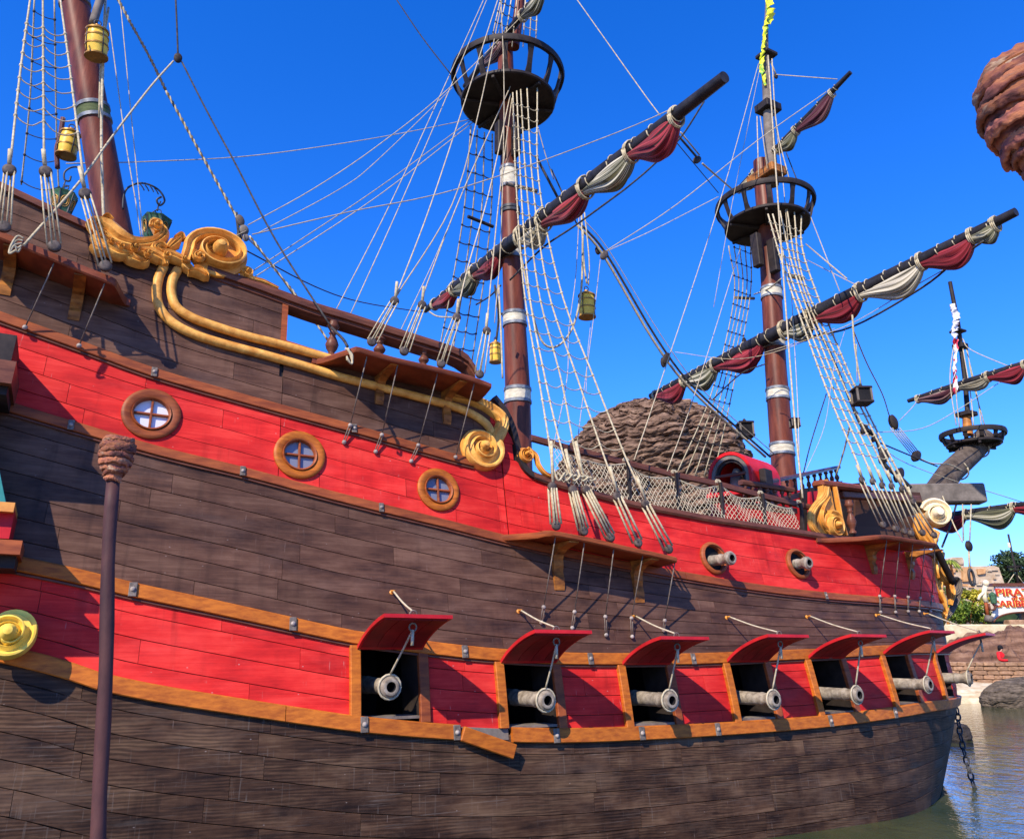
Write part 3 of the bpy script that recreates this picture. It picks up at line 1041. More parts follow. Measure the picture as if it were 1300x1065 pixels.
body["label"] = "gilt carved sea creature with curled tail"
for pts, w in (([(118, 300), (132, 310), (150, 322), (168, 324)], [.12, .2, .2, .06]),
               ([(116, 312), (126, 318), (136, 318)], [.1, .16, .06]),
               ([(150, 318), (166, 328), (182, 334), (188, 328)], [.08, .18, .14, .06]),
               ([(172, 318), (190, 322), (206, 330), (210, 337)], [.1, .2, .18, .08]),
               ([(195, 320), (214, 324), (232, 332), (240, 342)], [.1, .18, .15, .05]),
               ([(204, 322), (196, 316), (204, 311), (212, 316)], [.1, .12, .1, .05]),
               ([(214, 316), (222, 309), (230, 303)], [.1, .16, .04]),
               ([(224, 303), (230, 300), (234, 305)], [.09, .1, .05]),
               ([(238, 346), (250, 346), (262, 352), (256, 342), (246, 340)], [.08, .13, .1, .08, .05]),
               ([(246, 332), (256, 322), (268, 318), (274, 322)], [.05, .12, .1, .05]),
               ([(118, 278), (114, 285), (118, 294)], [.05, .1, .06]),
               ([(128, 281), (136, 276), (143, 281)], [.05, .08, .05])):
    leaf_sweep(pts, w, off=.13 if w[0] > .09 else .1)

for cp_, r_, a_, sg_ in (((197, 294), .10, 3.6, -1), ((170, 323), .07, 1.0, 1), ((186, 331), .065, .6, 1), ((209, 333), .07, 2.2, -1), ((250, 333), .10, 2.0, 1), ((128, 306), .08, .5, 1), ((140, 316), .06, 1.5, 1), ((152, 322), .055, 2.5, -1), ((232, 338), .06, 1.0, -1), ((120, 292), .06, 1.0, 1)):
    scroll(cp_, r_, 1.2, a_, sg_, r_ * .45, off=.17, h=.06, disc=True, boss=.22)
# channels: the shelves that spread the shrouds
def channel(outer, W, sa_ext, sb_ext, th=.08, taperL=.5, taperR=.5, mat='channel_wood', label=None):
    zf = curve_sz(outer, W)
    sa, sb = zf.S[0], zf.S[-1]
    F = []
    N = 44
    for i in range(N + 1):
        s = sa - sa_ext + (sb + sb_ext - sa + sa_ext) * i / N
        k = 1.0
        if s < sa + taperL and sa_ext > 0: k = min(k, max(.03, (s - (sa - sa_ext)) / max(.01, taperL + sa_ext)))
        if s > sb - taperR and sb_ext >= 0: k = min(k, max(.03, ((sb + sb_ext) - s) / max(.01, taperR + sb_ext)))
        k = k * k * (3 - 2 * k)
        k = min(1, k * 1.1)
        F.append((s, zf(min(max(s, sa), sb)), max(.04, W * k)))
    m = MB(); P = []
    for s, z, w_ in F:
        r = min(.02, w_ * .2)
        P.append([hull(s, z - th, -.01), hull(s, z - th, w_ - r), hull(s, z - th + r, w_), hull(s, z - r, w_ + .012), hull(s, z, w_ - r), hull(s, z, -.01)])
    P = [[np.array([p[0], p[1], z_ ]) for p, z_ in zip(row, [row[0][2]] * 2 + [row[2][2], row[3][2], row[4][2], row[5][2]])] for row in P]
    m.grid(P); k = len(m.v)
    m.f.append((0, 1, 2, 3, 4, 5)); m.f.append(tuple(range(k - 6, k))); m.mi += [0, 0]
    o = m.build("channel", MAT[mat], SHIP, 35)
    if label: o["label"] = label
    zf.W = W; zf.th = th
    return zf, o
CHA, oA = channel([(-40, 274), (0, 292), (60, 317), (110, 338), (146, 352)], .62, 0, .22, .11, taperL=.001, taperR=.05)
CHB, oB = channel([(447, 440), (457, 440), (498, 452), (550, 464), (599, 477), (628, 488)], .72, .35, .06, .085, .12, .05)
CHC, oC = channel([(688, 674), (701, 673), (750, 682), (792, 692), (830, 700), (864, 708)], .60, .45, .05, .085, .25, .08, mat='trim_wood')
CHD, oD = channel([(1104, 679), (1127, 679), (1160, 684), (1192, 690)], .75, .5, .0, .08, .35, .1)

def bracket(bpx, CH, w=.13, mat='bracket_wood', lean=0.0, h_over=None):
    """S shaped knee below a channel, its foot on the hull at bpx"""
    s, zb = hit(*bpx)
    zt = CH(s) - CH.th
    W = CH.W * .9
    H = zt - zb
    pr = [(0, 0), (.03, -.02), (.07, .10), (.10, .25), (.07, .38), (.10, .45), (.14, .52), (.15, .64), (.22, .76), (.42, .86), (.80, .93), (1.0, .96), (1.0, 1.0), (0, 1.0)]
    n = outward(s); t = tangent(s)
    m = MB(); A = []; B = []
    for a, b in pr:
        z = zb + H * b
        o = hull(s + lean * b, z, a * W - (.01 if a == 0 else 0))
        A.append(o - t * w / 2); B.append(o + t * w / 2)
    k = len(pr)
    fs = [tuple(range(k)), tuple(range(2 * k - 1, k - 1, -1))] + [(i, (i + 1) % k, k + (i + 1) % k, k + i) for i in range(k)]
    m.add(A + B, fs)
    return m.build("bracket", MAT[mat], SHIP)
for q in ((5, 374), (93, 406)): bracket(q, CHA)
for q in ((481, 513), (567, 538)): bracket(q, CHB, .12)
for q in ((710, 748), (812, 764)): bracket(q, CHC, .16)
bracket((1110, 728), CHD, .13); bracket((1158, 735), CHD, .13)

# deadeyes
dd_me, _ = MB().lathe([(.030, -.035), (.058, -.032), (.070, -.012), (.062, 0), (.070, .012), (.058, .032), (.030, .035)], (0, 0, 0), (0, 1, 0), 14).mesh("deadeye", MAT['deadeye_wood'], True, centre=False)
bb_me, _ = MB().lathe([(.001, -.03), (.018, -.026), (.03, -.008), (.03, .008), (.018, .026), (.001, .03)], (0, 0, 0), (0, 0, 1), 10).mesh("bolt", MAT['bolt'], True, centre=False)
def deadeye(p, n, t, sc=1.0, tilt=None):
    up = tilt if tilt is not None else ZU
    up = unit(up); tt = unit(np.cross(n, up)); nn = unit(np.cross(up, tt))
    return inst("deadeye", dd_me, SHIP, frame(p, tt, nn, up, sc))
def lanyard_set(lo, hi, n, nstr=4, spread=.05, r=.0085, sc=1.0, mat='rope'):
    """a pair of deadeyes with the lanyards rove between them"""
    up = unit(hi - lo); tt = unit(np.cross(n, up)) * -1
    deadeye(lo, n, tt, sc, up); deadeye(hi, n, tt, sc, up)
    m = MB()
    for k in range(nstr):
        x = (k / (nstr - 1) - .5) * 2 * spread
        m2 = MB(); a = lo + tt * x * 1.15 + up * .02 + n * .03 * (1 if k % 2 else -1); b = hi + tt * x * .85 - up * .02 + n * .025 * (1 if k % 2 else -1)
        m2.tube([a, (a + b) / 2 + tt * random.uniform(-.006, .006), b], r, 5)
        m2.build("lanyard", MAT[mat], SHIP, smooth=True, fix=False)
def rod(a, b, r=.009, mat='clamp_iron', name="chain_plate"):
    m = MB(); m.tube([a, b], r, 6); return m.build(name, MAT[mat], SHIP, smooth=True, fix=False)
def chain_plate(top_px, mid_px, low_px, CH):
    s, z = hit(*top_px, CH.W * .9)
    a = hull(s, CH(s) - CH.th, CH.W * .9)
    s2, z2 = hit(*mid_px); b = hull(s2, z2, .09)
    rod(a, b)
    inst("bolt", bb_me, SHIP, Matrix.Translation(Vector(b)))
    if low_px:
        s3, z3 = hit(*low_px); c = hull(s3, z3, .03)
        for d in (-.016, .016): rod(b + tangent(s2) * d, c + tangent(s2) * d, .007)
        inst("bolt", bb_me, SHIP, Matrix.Translation(Vector(c)))
for a, b, c in (((68, 337), (32, 419), None), ((133, 360), (100, 442), None)): chain_plate(a, b, c, CHA)
for a, b, c in (((466, 455), (442, 542), (436, 562)), ((505, 467), (482, 554), (476, 574)), ((556, 482), (528, 567), (521, 586)), ((603, 500), (575, 582), None)): chain_plate(a, b, c, CHB)
for a, b, c in (((706, 690), (686, 771), (686, 790)), ((743, 697), (725, 777), (725, 797)), ((780, 703), (764, 783), (768, 806)), ((817, 711), (797, 785), (801, 808)), ((857, 716), (839, 788), (841, 800))): chain_plate(a, b, c, CHC)
for a, b, c in (((1128, 693), (1111, 757), (1116, 777)), ((1144, 694), (1130, 757), (1135, 777)), ((1160, 695), (1147, 758), (1151, 776)), ((1175, 697), (1162, 759), (1165, 776)), ((1187, 697), (1177, 757), (1179, 776))): chain_plate(a, b, c, CHD)

# ------------------------------------------------------------------ ropes laid along sight lines
def rope_pts(pts, v0, v1, n=5):
    P = []
    L = [0]
    for a, b in zip(pts, pts[1:]): L.append(L[-1] + math.hypot(b[0] - a[0], b[1] - a[1]))
    for (x, y), l in zip(pts, L):
        P.append(on_plane(x, y, v0 + (v1 - v0) * l / L[-1]))
    return catmull(P, n)
def rope_px(pts, v0, v1, hw=.8, mat='line_rope', name='line', n=5, sides=5, label=None):
    P = rope_pts(pts, v0, v1, n)
    d = sum(depth(p) for p in P) / len(P)
    if mat == 'line_rope': hw = hw * .78
    return ship_rope(P, hw * d / FPX, mat, name, sides, label=label)

def at_v(px, py, p0, d):
    """point seen at px,py on the plane through p0 spanned by d and the upright"""
    nn = unit(np.cross(d, ZU)); r = ray(px, py)
    return E0 + r * (np.dot(p0 - E0, nn) / np.dot(r, nn))

# ------------------------------------------------------------------ masts
def mast(axis, name="mast", mat='mast_wood', v=0, n=20, parent=None, label=None):
    P = [on_plane(x, y, v) for x, y, w_ in axis]
    rr = [pxm(p, w_) for p, (x, y, w_) in zip(P, axis)]
    m = MB(); m.tube(P, rr, n)
    o = m.build(name, MAT[mat], parent or SHIP, smooth=60)
    if label: o["label"] = label
    return o, P, rr
def mast_band(M, y, hpx, mat, rim='band_rim', extra=.012):
    o, P, rr = M
    for a, b, ra, rb in zip(P, P[1:], rr, rr[1:]):
        ya, yb = project(a)[1], project(b)[1]
        lo, hi = min(ya, yb), max(ya, yb)
        if lo <= y <= hi:
            # bisect for the height
            t0, t1 = 0., 1.
            for _ in range(30):
                t = (t0 + t1) / 2
                if (project(a + (b - a) * t)[1] - y) * (yb - ya) > 0: t1 = t
                else: t0 = t
            c = a + (b - a) * t; r = ra + (rb - ra) * t; ax = unit(b - a); ax = ax if ax[2] > 0 else -ax
            h = pxm(c, hpx)
            m = MB(); m.lathe([(r - .02, -h), (r + extra, -h), (r + extra, h), (r - .02, h)], c, ax, 24)
            bo = m.build("mast_band", MAT[mat], o, 40)
            for sgn in (-1, 1):
                m = MB(); m.lathe([(r, -.035), (r + extra + .014, -.03), (r + extra + .014, .03), (r, .035)], c + ax * sgn * (h + .02), ax, 24)
                m.build("band_rim", MAT[rim], bo, 40)
            return
MZ = mast([(158, 360, 22), (145, 290, 20.5), (134, 232, 19.6), (114, 116, 18), (94, 0, 16.8), (76, -110, 15.5)])
MZ[0]["label"] = "thick red-brown mizzen mast raked aft"
mast_band(MZ, 146, 7, 'band_green'); mast_band(MZ, 2, 3, 'band_cream')
MN = mast([(660, 640, 17.5), (658, 560, 17), (657, 490, 16), (650, 330, 12.4), (647, 250, 10.8), (642, 85, 10), (641, 50, 9.5)])
MN[0]["label"] = "red-brown main mast with cream bands"
for y, h in ((227, 12), (322, 5.5), (406, 6), (503, 7)): mast_band(MN, y, h, 'band_cream')
mast_band(MN, 268, 1.2, 'iron', 'iron')
FM = mast([(999, 650, 15.5), (993, 572, 14.6), (985, 470, 13.3), (976, 310, 12), (969, 240, 10.6), (966, 205, 9.5)])
FM[0]["label"] = "red-brown fore mast with cream bands"
for y in (373, 436, 501, 571): mast_band(FM, y, 5.2, 'band_cream')
TM = mast([(652, 60, 7.5), (658, 20, 6.6), (668, -60, 5.5)], "topmast", 'mast_wood', .35)
TM[0]["label"] = "main topmast passing out of view"
TF = mast([(981, 235, 7.5), (979, 205, 7), (975, 150, 6), (972, 80, 5), (971, 66, 4.5), (973, 18, 2.0), (976, -60, 1.2)], "topmast", 'grey_timber', .25)
TF[0]["label"] = "weathered grey fore topmast"

def block_at(px, py, v, size, mat, name, parent=None, rot=0.0, bev=.02):
    c = on_plane(px, py, v); k = depth(c) / FPX
    ax = (U * math.cos(rot) + N0 * math.sin(rot), -U * math.sin(rot) + N0 * math.cos(rot), ZU)
    m = MB(); m.box(c, ax, (size[0] * k, size[1] * k, size[2] * k), bev)
    return m.build(name, MAT[mat], parent or SHIP)
block_at(647, 50, .1, (20, 22, 14), 'bracket_wood', 'mast_cap')
block_at(973, 224, .1, (26, 44, 12), 'bracket_wood', 'mast_cap')
block_at(973, 71, .25, (20, 20, 5), 'dark_wood', 'crosstree')
block_at(975, 138, .25, (26, 22, 11), 'dark_wood', 'crosstree')
# cheeks under the tops
for cx, cy, v in ((634, 175, .1), (655, 178, .3), (961, 318, .1), (982, 325, .35)):
    block_at(cx, cy, v, (9, 12, 46), 'dark_wood', 'mast_cheek')

def crows_nest(cpx, rpx, rimpx, rrim, v=0.0, slats=12, mat='dark_wood', thick=.05, hole=None, label=None):
    c = on_plane(*cpx, v); R0 = pxm(c, rpx)
    d = on_plane(*rimpx, v); H = d[2] - c[2]; d = np.array([c[0], c[1], d[2]]) + (d - np.array([c[0], c[1], d[2]])) * .5
    R1 = pxm(d, rrim)
    root = MB(); root.lathe([(.02, 0), (R0 - .03, 0), (R0, .02), (R0, thick + .03), (R0 - .03, thick + .05), (.02, thick + .05)], c, ZU, 40)
    if hole:
        a0, a1, r0, r1 = hole
    o = root.build("crows_nest", MAT[mat], SHIP, 30)
    if label: o["label"] = label
    # rim
    F = []
    for k in range(49):
        a = 2 * math.pi * k / 48
        e = U * math.cos(a) + N0 * math.sin(a)
        F.append((d + e * R1, e, ZU))
    m = MB(); m.sweep(F, [(-.05, -.055), (.04, -.07), (.06, 0), (.045, .07), (-.05, .06)], cap=False); m.build("nest_rim", MAT[mat], o, 30)
    for k in range(slats):
        a = 2 * math.pi * (k + .4) / slats
        e = U * math.cos(a) + N0 * math.sin(a); tt = -U * math.sin(a) + N0 * math.cos(a)
        P = [c + e * (R0 - .06) + ZU * .05, c + e * (R0 + (R1 - R0) * .2) + ZU * H * .35, c + e * (R0 + (R1 - R0) * .6) + ZU * H * .7, d + e * (R1 - .02) - ZU * .02]
        m = MB(); m.sweep([(p, e * .028, tt * (.075 - .03 * math.sin(math.pi * i / 3))) for i, p in enumerate(P)], [(-1, -1), (1, -1), (1, 1), (-1, 1)])
        m.build("nest_slat", MAT[mat], o)
    for k in range(6):                 # beams under the floor
        a = 2 * math.pi * k / 6 + .3
        e = U * math.cos(a) + N0 * math.sin(a); tt = -U * math.sin(a) + N0 * math.cos(a)
        m = MB(); m.box(c + e * R0 * .52 - ZU * .035, (e, tt, ZU), (R0 * .9, .07, .07), .01); m.build("floor_beam", MAT[mat], o)
    return o
NEST1 = crows_nest((645, 133), 60, (644, 98), 69, 0, 13, label="crow's nest on the main mast, the highest of the three")
NEST2 = crows_nest((974, 289), 52.5, (971, 262), 59, 0, 12, label="crow's nest on the fore mast")

# ------------------------------------------------------------------ yards with furled sails
def cloth_mat(name, a, b, c, freq):
    t = Mt(name, .8, .2)
    uv = t.coord("UV", (1, 1, 1))
    m = t.n("Mapping"); m.inputs["Scale"].default_value = (.25, freq, 1); t.l(uv, m.inputs[0])
    f = t.noise(m.outputs[0], 1.0, 2, .5, .3)
    t.color(t.ramp(f, [(.36, a), (.45, b), (.56, b), (.64, c)]))  # stripes: cloth bands, with shade of the folds painted in
    t.b.inputs["Sheen Weight"].default_value = .15
    return t.m
cloth_mat('cloth_red', (.010, .003, .004), (.15, .005, .011), (.34, .035, .048), 30)
cloth_mat('cloth_cream', (.05, .045, .03), (.28, .25, .17), (.54, .49, .37), 26)
cloth_mat('cloth_olive', (.010, .012, .009), (.11, .11, .06), (.52, .48, .36), 26)  # cream cloth with olive-black shading put into its colour
cloth_mat('cloth_dark', (.012, .005, .008), (.07, .010, .02), (.30, .22, .18), 18)

def swag(A, d, L, sag, mat, parent, w0=.07, wmax=.19, skew=.25, seed=0, name="furled_sail"):
    """gathered cloth hanging between two ties below a spar: A start on the spar, d direction"""
    rg = random.Random(seed)
    side = unit(np.cross(d, ZU)); dn = -ZU
    nu, nv = 30, 40
    ph = [rg.uniform(0, 6.28) for _ in range(5)]
    P = []; UVs = []
    for i in range(nu + 1):
        t = i / nu
        e = math.sin(math.pi * t ** (1 + skew)) ** .8 if 0 < t < 1 else 0
        hh = w0 * 1.9 + sag * .58 * e
        c = A + d * L * t + dn * (hh * .5 - .02)
        row = []; ur = []
        for j in range(nv):
            a = 2 * math.pi * j / nv
            fold = 1 + (.20 * math.sin(7 * a + ph[0] + 2 * t) + .16 * math.sin(12 * a + ph[1] - 3 * t) + .10 * math.sin(19 * a + ph[2] + 5 * t)) * (.35 + .65 * e)
            rw = (w0 + (wmax - w0) * e) * fold
            rh = hh * .5 * (1 + (fold - 1) * .6)
            row.append(c + side * rw * math.cos(a) + dn * rh * math.sin(a)); ur.append((t * L, j / nv * 2 if j < nv / 2 else 2 - j / nv * 2))
        P.append(row); UVs.append(ur)
    m = MB()
    vs = [p for r in P for p in r]; fs = []
    for i in range(nu):
        for j in range(nv):
            j2 = (j + 1) % nv
            fs.append((i * nv + j, (i + 1) * nv + j, (i + 1) * nv + j2, i * nv + j2))
    fs.append(tuple(range(nv))); fs.append(tuple(range(nu * nv, nu * nv + nv)))
    m.add(vs, fs, [u for r in UVs for u in r])
    return m.build(name, MAT[mat], parent, smooth=True)

def yard(far_px, mid_px, near_px, v, radii, swags, mat='spar_wood', d=None, n=14, p0=None, ties=16, seed=1, label=None, tie_mat='rope', wmul=1.0, name="yard", parent=None):
    p0 = on_plane(*mid_px, v) if p0 is None else p0
    d = N0 if d is None else d
    A = at_v(*far_px, p0, d); B = at_v(*near_px, p0, d)
    ax = unit(B - A); L = np.linalg.norm(B - A)
    k = np.linspace(0, 1, 9)
    m = MB(); m.tube([A + (B - A) * t for t in k], [np.interp(t, np.linspace(0, 1, len(radii)), radii) for t in k], n)
    o = m.build(name, MAT[mat], parent or SHIP, smooth=60)
    if label: o["label"] = label
    def tpar(px, py):
        best = min(np.linspace(0, 1, 300), key=lambda t: abs(project(A + (B - A) * t)[0] - px))
        return best
    rr = lambda t: float(np.interp(t, np.linspace(0, 1, len(radii)), radii))
    for i, (x0, x1, sag, mt) in enumerate(swags):
        t0, t1 = tpar(x0, 0), tpar(x1, 0)
        P = A + (B - A) * t0 - ZU * rr(t0) * .45
        sag = sag * random.Random(seed * 31 + i).uniform(.78, 1.25)
        swag(P, ax, L * (t1 - t0), sag, mt, o, seed=seed * 10 + i, wmax=.14 * wmul, w0=.085 * wmul, skew=.75)
    rg = random.Random(seed)
    e1 = unit(np.cross(ax, ZU)); e2 = np.cross(ax, e1)
    x0 = min(s[0] for s in swags); x1 = max(s[1] for s in swags)
    ta, tb = tpar(x0, 0), tpar(x1, 0)
    for i in range(ties):
        t = ta + (tb - ta) * (i + rg.uniform(-.3, .3)) / max(1, ties - 1)
        t = min(max(t, .02), .98)
        c = A + (B - A) * t; r = rr(t) + .012
        m = MB(); m.tube([c + (e1 * math.cos(a) + e2 * math.sin(a)) * r + ax * .05 * a / 6.28 for a in np.linspace(0, 2 * math.pi, 15)], .011 * wmul, 5)
        m.build("gasket", MAT[tie_mat], o, smooth=True, fix=False)
    for (x, _) in [(s[0], 0) for s in swags] + [(swags[-1][1], 0)]:
        t = tpar(x, 0); c = A + (B - A) * t - ZU * .04; r = rr(t) + .035
        for q in range(3):
            m = MB(); m.tube([c + (e1 * math.cos(a) + e2 * math.sin(a) * 1.25) * r + ax * (.03 * q - .03) for a in np.linspace(0, 2 * math.pi, 15)], .013 * wmul, 5)
            m.build("gasket", MAT[tie_mat], o, smooth=True, fix=False)
    return o, A, B
Y1 = yard((540, 394), (650, 312), (920, 98), .45, [.07, .12, .155, .15, .12, .085],
     [(552, 577, .42, 'cloth_red'), (577, 604, .55, 'cloth_olive'), (604, 634, .42, 'cloth_red'), (662, 690, .5, 'cloth_cream'), (690, 743, .42, 'cloth_red'), (743, 801, .5, 'cloth_olive'), (801, 858, .55, 'cloth_red')], ties=22, label="long main yard with furled red and cream sail")
Y2 = yard((826, 503), (985, 412), (1290, 269), .45, [.08, .13, .165, .16, .13, .085],
     [(832, 868, .5, 'cloth_red'), (868, 908, .6, 'cloth_olive'), (908, 968, .6, 'cloth_red'), (996, 1030, .55, 'cloth_olive'), (1030, 1092, .62, 'cloth_red'), (1092, 1170, .68, 'cloth_cream'), (1170, 1234, .6, 'cloth_red'), (1234, 1264, .35, 'cloth_olive')], ties=26, seed=3, label="long fore yard with furled red and cream sail")
Y3 = yard((934, 243), (978, 196), (1080, 92), .25, [.05, .08, .09, .08, .055],
     [(937, 958, .35, 'cloth_cream'), (958, 974, .3, 'cloth_dark'), (986, 1010, .4, 'cloth_olive'), (1010, 1056, .52, 'cloth_dark')], ties=9, seed=5, label="short fore topsail yard with dark furled sail", wmul=.8)
Y4 = yard((590, 110), (646, 40), (690, -14), .45, [.06, .09, .09, .07],
     [(615, 640, .35, 'cloth_dark'), (664, 688, .45, 'cloth_olive')], ties=5, seed=8, label="main topsail yard at the top edge", wmul=.8)
# ------------------------------------------------------------------ turned balusters of the open rail
bal_me, _ = MB().lathe([(.05, -.5), (.05, -.44), (.035, -.42), (.03, -.38), (.055, -.28), (.068, -.16), (.05, -.02), (.03, .08), (.028, .12), (.045, .16), (.028, .2), (.05, .3), (.068, .36), (.05, .42), (.055, .5)], (0, 0, 0), (0, 0, 1), 18).mesh("baluster", MAT['rail_wood'], 50, centre=False)
def baluster(px, ptop, pbot, off, wpx, me=bal_me):
    a = hull(*hit(px, ptop, off), off); b = hull(*hit(px, pbot, off), off)
    h = a[2] - b[2]; c = (a + b) / 2
    k = pxm(c, wpx) / .136
    M = Matrix.Translation(Vector(c)) @ Matrix.Diagonal((k, k, h, 1))
    return inst("baluster", me, SHIP, M)
baluster(422, 410, 452, -.08, 17); baluster(482, 428, 452, -.08, 16); baluster(538, 443, 464, -.08, 14)

# ------------------------------------------------------------------ shrouds, ratlines and stays
def deck_set(sets, v_lo, hw=.9, n_out=N0):
    pass

def shroud_group(lines, ratl, mat='rope', rmat='rope', hw=1.0, name="shroud", rhw=.6, rsag=.05, skip=None):
    """lines: list of (pixel polyline from top to bottom, v0, v1); ratl: fractions at which ratlines cross"""
    CP_ = []
    for pts, v0, v1 in lines:
        P = rope_pts(pts, v0, v1, 8)
        d = sum(depth(p) for p in P) / len(P)
        ship_rope(P, hw * d / FPX, mat, name, 6)
        L = [0]
        for a, b in zip(P, P[1:]): L.append(L[-1] + np.linalg.norm(b - a))
        CP_.append((np.array(P), np.array(L) / L[-1], np.array([q[2] for q in P])))
    def at_z(c, z):
        P, L, Z = c
        return np.array([np.interp(-z, -Z, P[:, i]) for i in range(3)])
    for z in ratl:
        row = [at_z(c, z) for c in CP_ if c[2].min() <= z <= c[2].max()]
        if len(row) < 2: continue
        pts = []
        for a, b in zip(row, row[1:]):
            g = np.linalg.norm(b - a)
            sg = min(.09, rsag * (g / .3)) * random.uniform(.6, 1.3)
            pts += [a, a * .7 + b * .3 - ZU * sg * .8, a * .35 + b * .65 - ZU * sg]
        pts.append(row[-1])
        d = sum(depth(p) for p in pts) / len(pts)
        ship_rope(catmull(pts, 3), rhw * d / FPX, rmat, "ratline", 4)
        for q in row:
            m = MB(); m.lathe([(.001, -.03), (hw * 1.7 * d / FPX, -.015), (hw * 1.7 * d / FPX, .015), (.001, .03)], q, ZU, 6)
            m.build("clove_hitch", MAT[rmat], SHIP, smooth=True, fix=False)

def vz(px, py, v): return on_plane(px, py, v)[2]

# main starboard shrouds
V_C = 3.35
main_sh = [
    ([(651, 118), (655, 230), (665, 365), (684, 480), (699, 575), (702, 612)], .85, V_C),
    ([(656, 116), (661, 230), (671, 365), (692, 480), (712, 566), (727, 612)], .85, V_C),
    ([(661, 114), (668, 230), (683, 365), (712, 480), (729, 568), (742, 612)], .85, V_C),
    ([(669, 112), (676, 230), (695, 365), (733, 480), (765, 574), (782, 620)], .85, V_C),
    ([(682, 112), (684, 230), (711, 365), (754, 480), (795, 582), (818, 630)], .85, V_C)]
z0, z1 = vz(716, 560, 3.0), vz(655, 130, 1.0)
shroud_group(main_sh, list(np.linspace(z0, z1, 24)), hw=1.15, rhw=.75)
for i, (lo, hi, n_) in enumerate((((706, 667), (701, 618), 4), ((741, 674), (727, 622), 4), ((775, 682), (744, 622), 4), ((810, 689), (783, 630), 2), ((849, 697), (819, 640), 2))):
    a = on_plane(*lo, V_C + .02); b = on_plane(*hi, V_C)
    lanyard_set(a, b, unit(N0), 6 if n_ == 4 else 4, .06, .017, 1.0)
# whippings of thick rope above the upper deadeyes
for (x0, y0, x1, y1) in ((700, 560, 702, 612), (718, 570, 728, 614), (731, 560, 742, 614), (774, 592, 783, 624), (808, 604, 819, 634)):
    rope_px([(x0, y0), (x1, y1)], V_C - .03, V_C, 2.2, 'rope', 'whipping', sides=7)
for k in range(9):
    x = 703 + k * 5; rope_px([(x, 596 + (k % 3) * 4), (x + 6, 610 - (k % 2) * 5), (x + 14, 600 + k)], V_C, V_C + .05, 1.5, 'rope', 'rope_coil')

# main backstays reaching the quarterdeck channel
V_B = 3.05
for pts, v0 in (([(632, 0), (590, 130), (547, 260), (510, 357), (502, 376)], .6), ([(638, 0), (606, 150), (574, 260), (509, 367), (502, 378)], .6),
                ([(648, 110), (589, 240), (541, 364), (536, 382)], .6), ([(648, 120), (622, 240), (594, 340), (580, 398)], .6), ([(650, 125), (635, 240), (624, 350), (618, 414)], .6)):
    rope_px(pts, v0, V_B, 1.1, 'line_rope', 'backstay')
for pts in ([(614, 0), (555, 130), (495, 260), (425, 397)], [(618, 0), (564, 130), (508, 260), (444, 401)], [(589, 240), (553, 326), (508, 421)]):
    rope_px(pts, .2, 2.2, .8, 'line_rope', 'backstay')
for lo, hi in (((472, 434), (501, 382)), ((513, 446), (536, 387)), ((560, 462), (580, 403)), ((609, 475), (618, 420))):
    lanyard_set(on_plane(*lo, V_B), on_plane(*hi, V_B), N0, 4, .055, .011, .95)
for a in ((503, 370), (537, 376), (581, 392), (618, 410)):
    rope_px([(a[0] + 1, a[1] - 12), (a[0] - 1, a[1] + 8)], V_B, V_B, 2.0, 'rope', 'whipping', sides=7)

# far side shrouds of the main mast, dark against the sky
far_sh = [([(598, 160), (590, 260), (576, 350), (557, 448)], -.8, -2.9), ([(606, 165), (601, 260), (590, 350), (574, 452)], -.8, -2.9),
          ([(615, 168), (612, 260), (602, 350), (586, 455)], -.8, -2.9), ([(625, 170), (624, 260), (615, 350), (599, 460)], -.8, -2.9)]
shroud_group(far_sh, list(np.linspace(vz(575, 440, -2.8), vz(610, 180, -1), 13)), 'line_rope', 'dark_rope', hw=.9, rhw=.9, rsag=.03)
def bar(a, b, va, vb, hw, mat='dark_wood', name='crossbar'):
    P = [on_plane(*a, va), on_plane(*b, vb)]
    m = MB(); m.tube([P[0], (P[0] + P[1]) / 2, P[1]], pxm(P[0], hw), 8); return m.build(name, MAT[mat], SHIP, smooth=60)
bar((594, 275), (626, 288), -1.4, -1.5, 2.3)
bar((642, 233), (682, 243), .8, .9, 2.6, 'grey_timber')
bar((633, 402), (637, 398), .6, .6, 1.5)

# topmast shrouds above the main top
tms = [([(x1, -20), (x0, 60)], .6, .8) for x0, x1 in ((622, 640), (630, 646), (640, 652), (650, 658), (664, 668), (672, 676), (680, 683))]
shroud_group(tms[:4], [vz(640, y, .7) for y in (50, 34, 18, 3)], 'line_rope', 'dark_rope', .8, rhw=.7)
shroud_group(tms[4:], [vz(672, y, .7) for y in (52, 38, 24, 10)], 'line_rope', 'rope', .8, rhw=.7)

# mizzen shrouds
V_A = 3.0
miz = [([(39, -5), (26, 90), (14, 200)], 1.6, V_A), ([(54.5, -5), (55, 90), (56, 205)], 1.6, V_A), ([(76, -5), (89, 90), (107, 235)], 1.6, V_A)]
shroud_group(miz, [vz(50, y, 2.3) for y in (8, 22, 40, 62, 84, 107, 130, 153, 174)], hw=1.35, rhw=.9, rsag=.07)
mizf = [([(44, -5), (38, 127), (27, 235)], -.5, -2.0), ([(69, -5), (72, 178), (76, 262)], -.5, -2.0)]
shroud_group(mizf, [vz(50, y, -1.0) for y in (12, 35, 58, 80, 102, 125, 150, 172, 200)], hw=1.0, rhw=.7, rsag=.04, mat='rope', rmat='dark_rope')
for lo, hi in (((5, 288), (12, 216)), ((69, 313), (58, 218)), ((134, 338), (108, 246))):
    lanyard_set(on_plane(*lo, V_A), on_plane(*hi, V_A), N0, 4, .06, .011, 1.05)
for a, b in (((13, 190), (12, 208)), ((55, 190), (57, 210)), ((101, 212), (107, 238))):
    rope_px([a, b], V_A, V_A, 2.6, 'rope', 'whipping', sides=7)
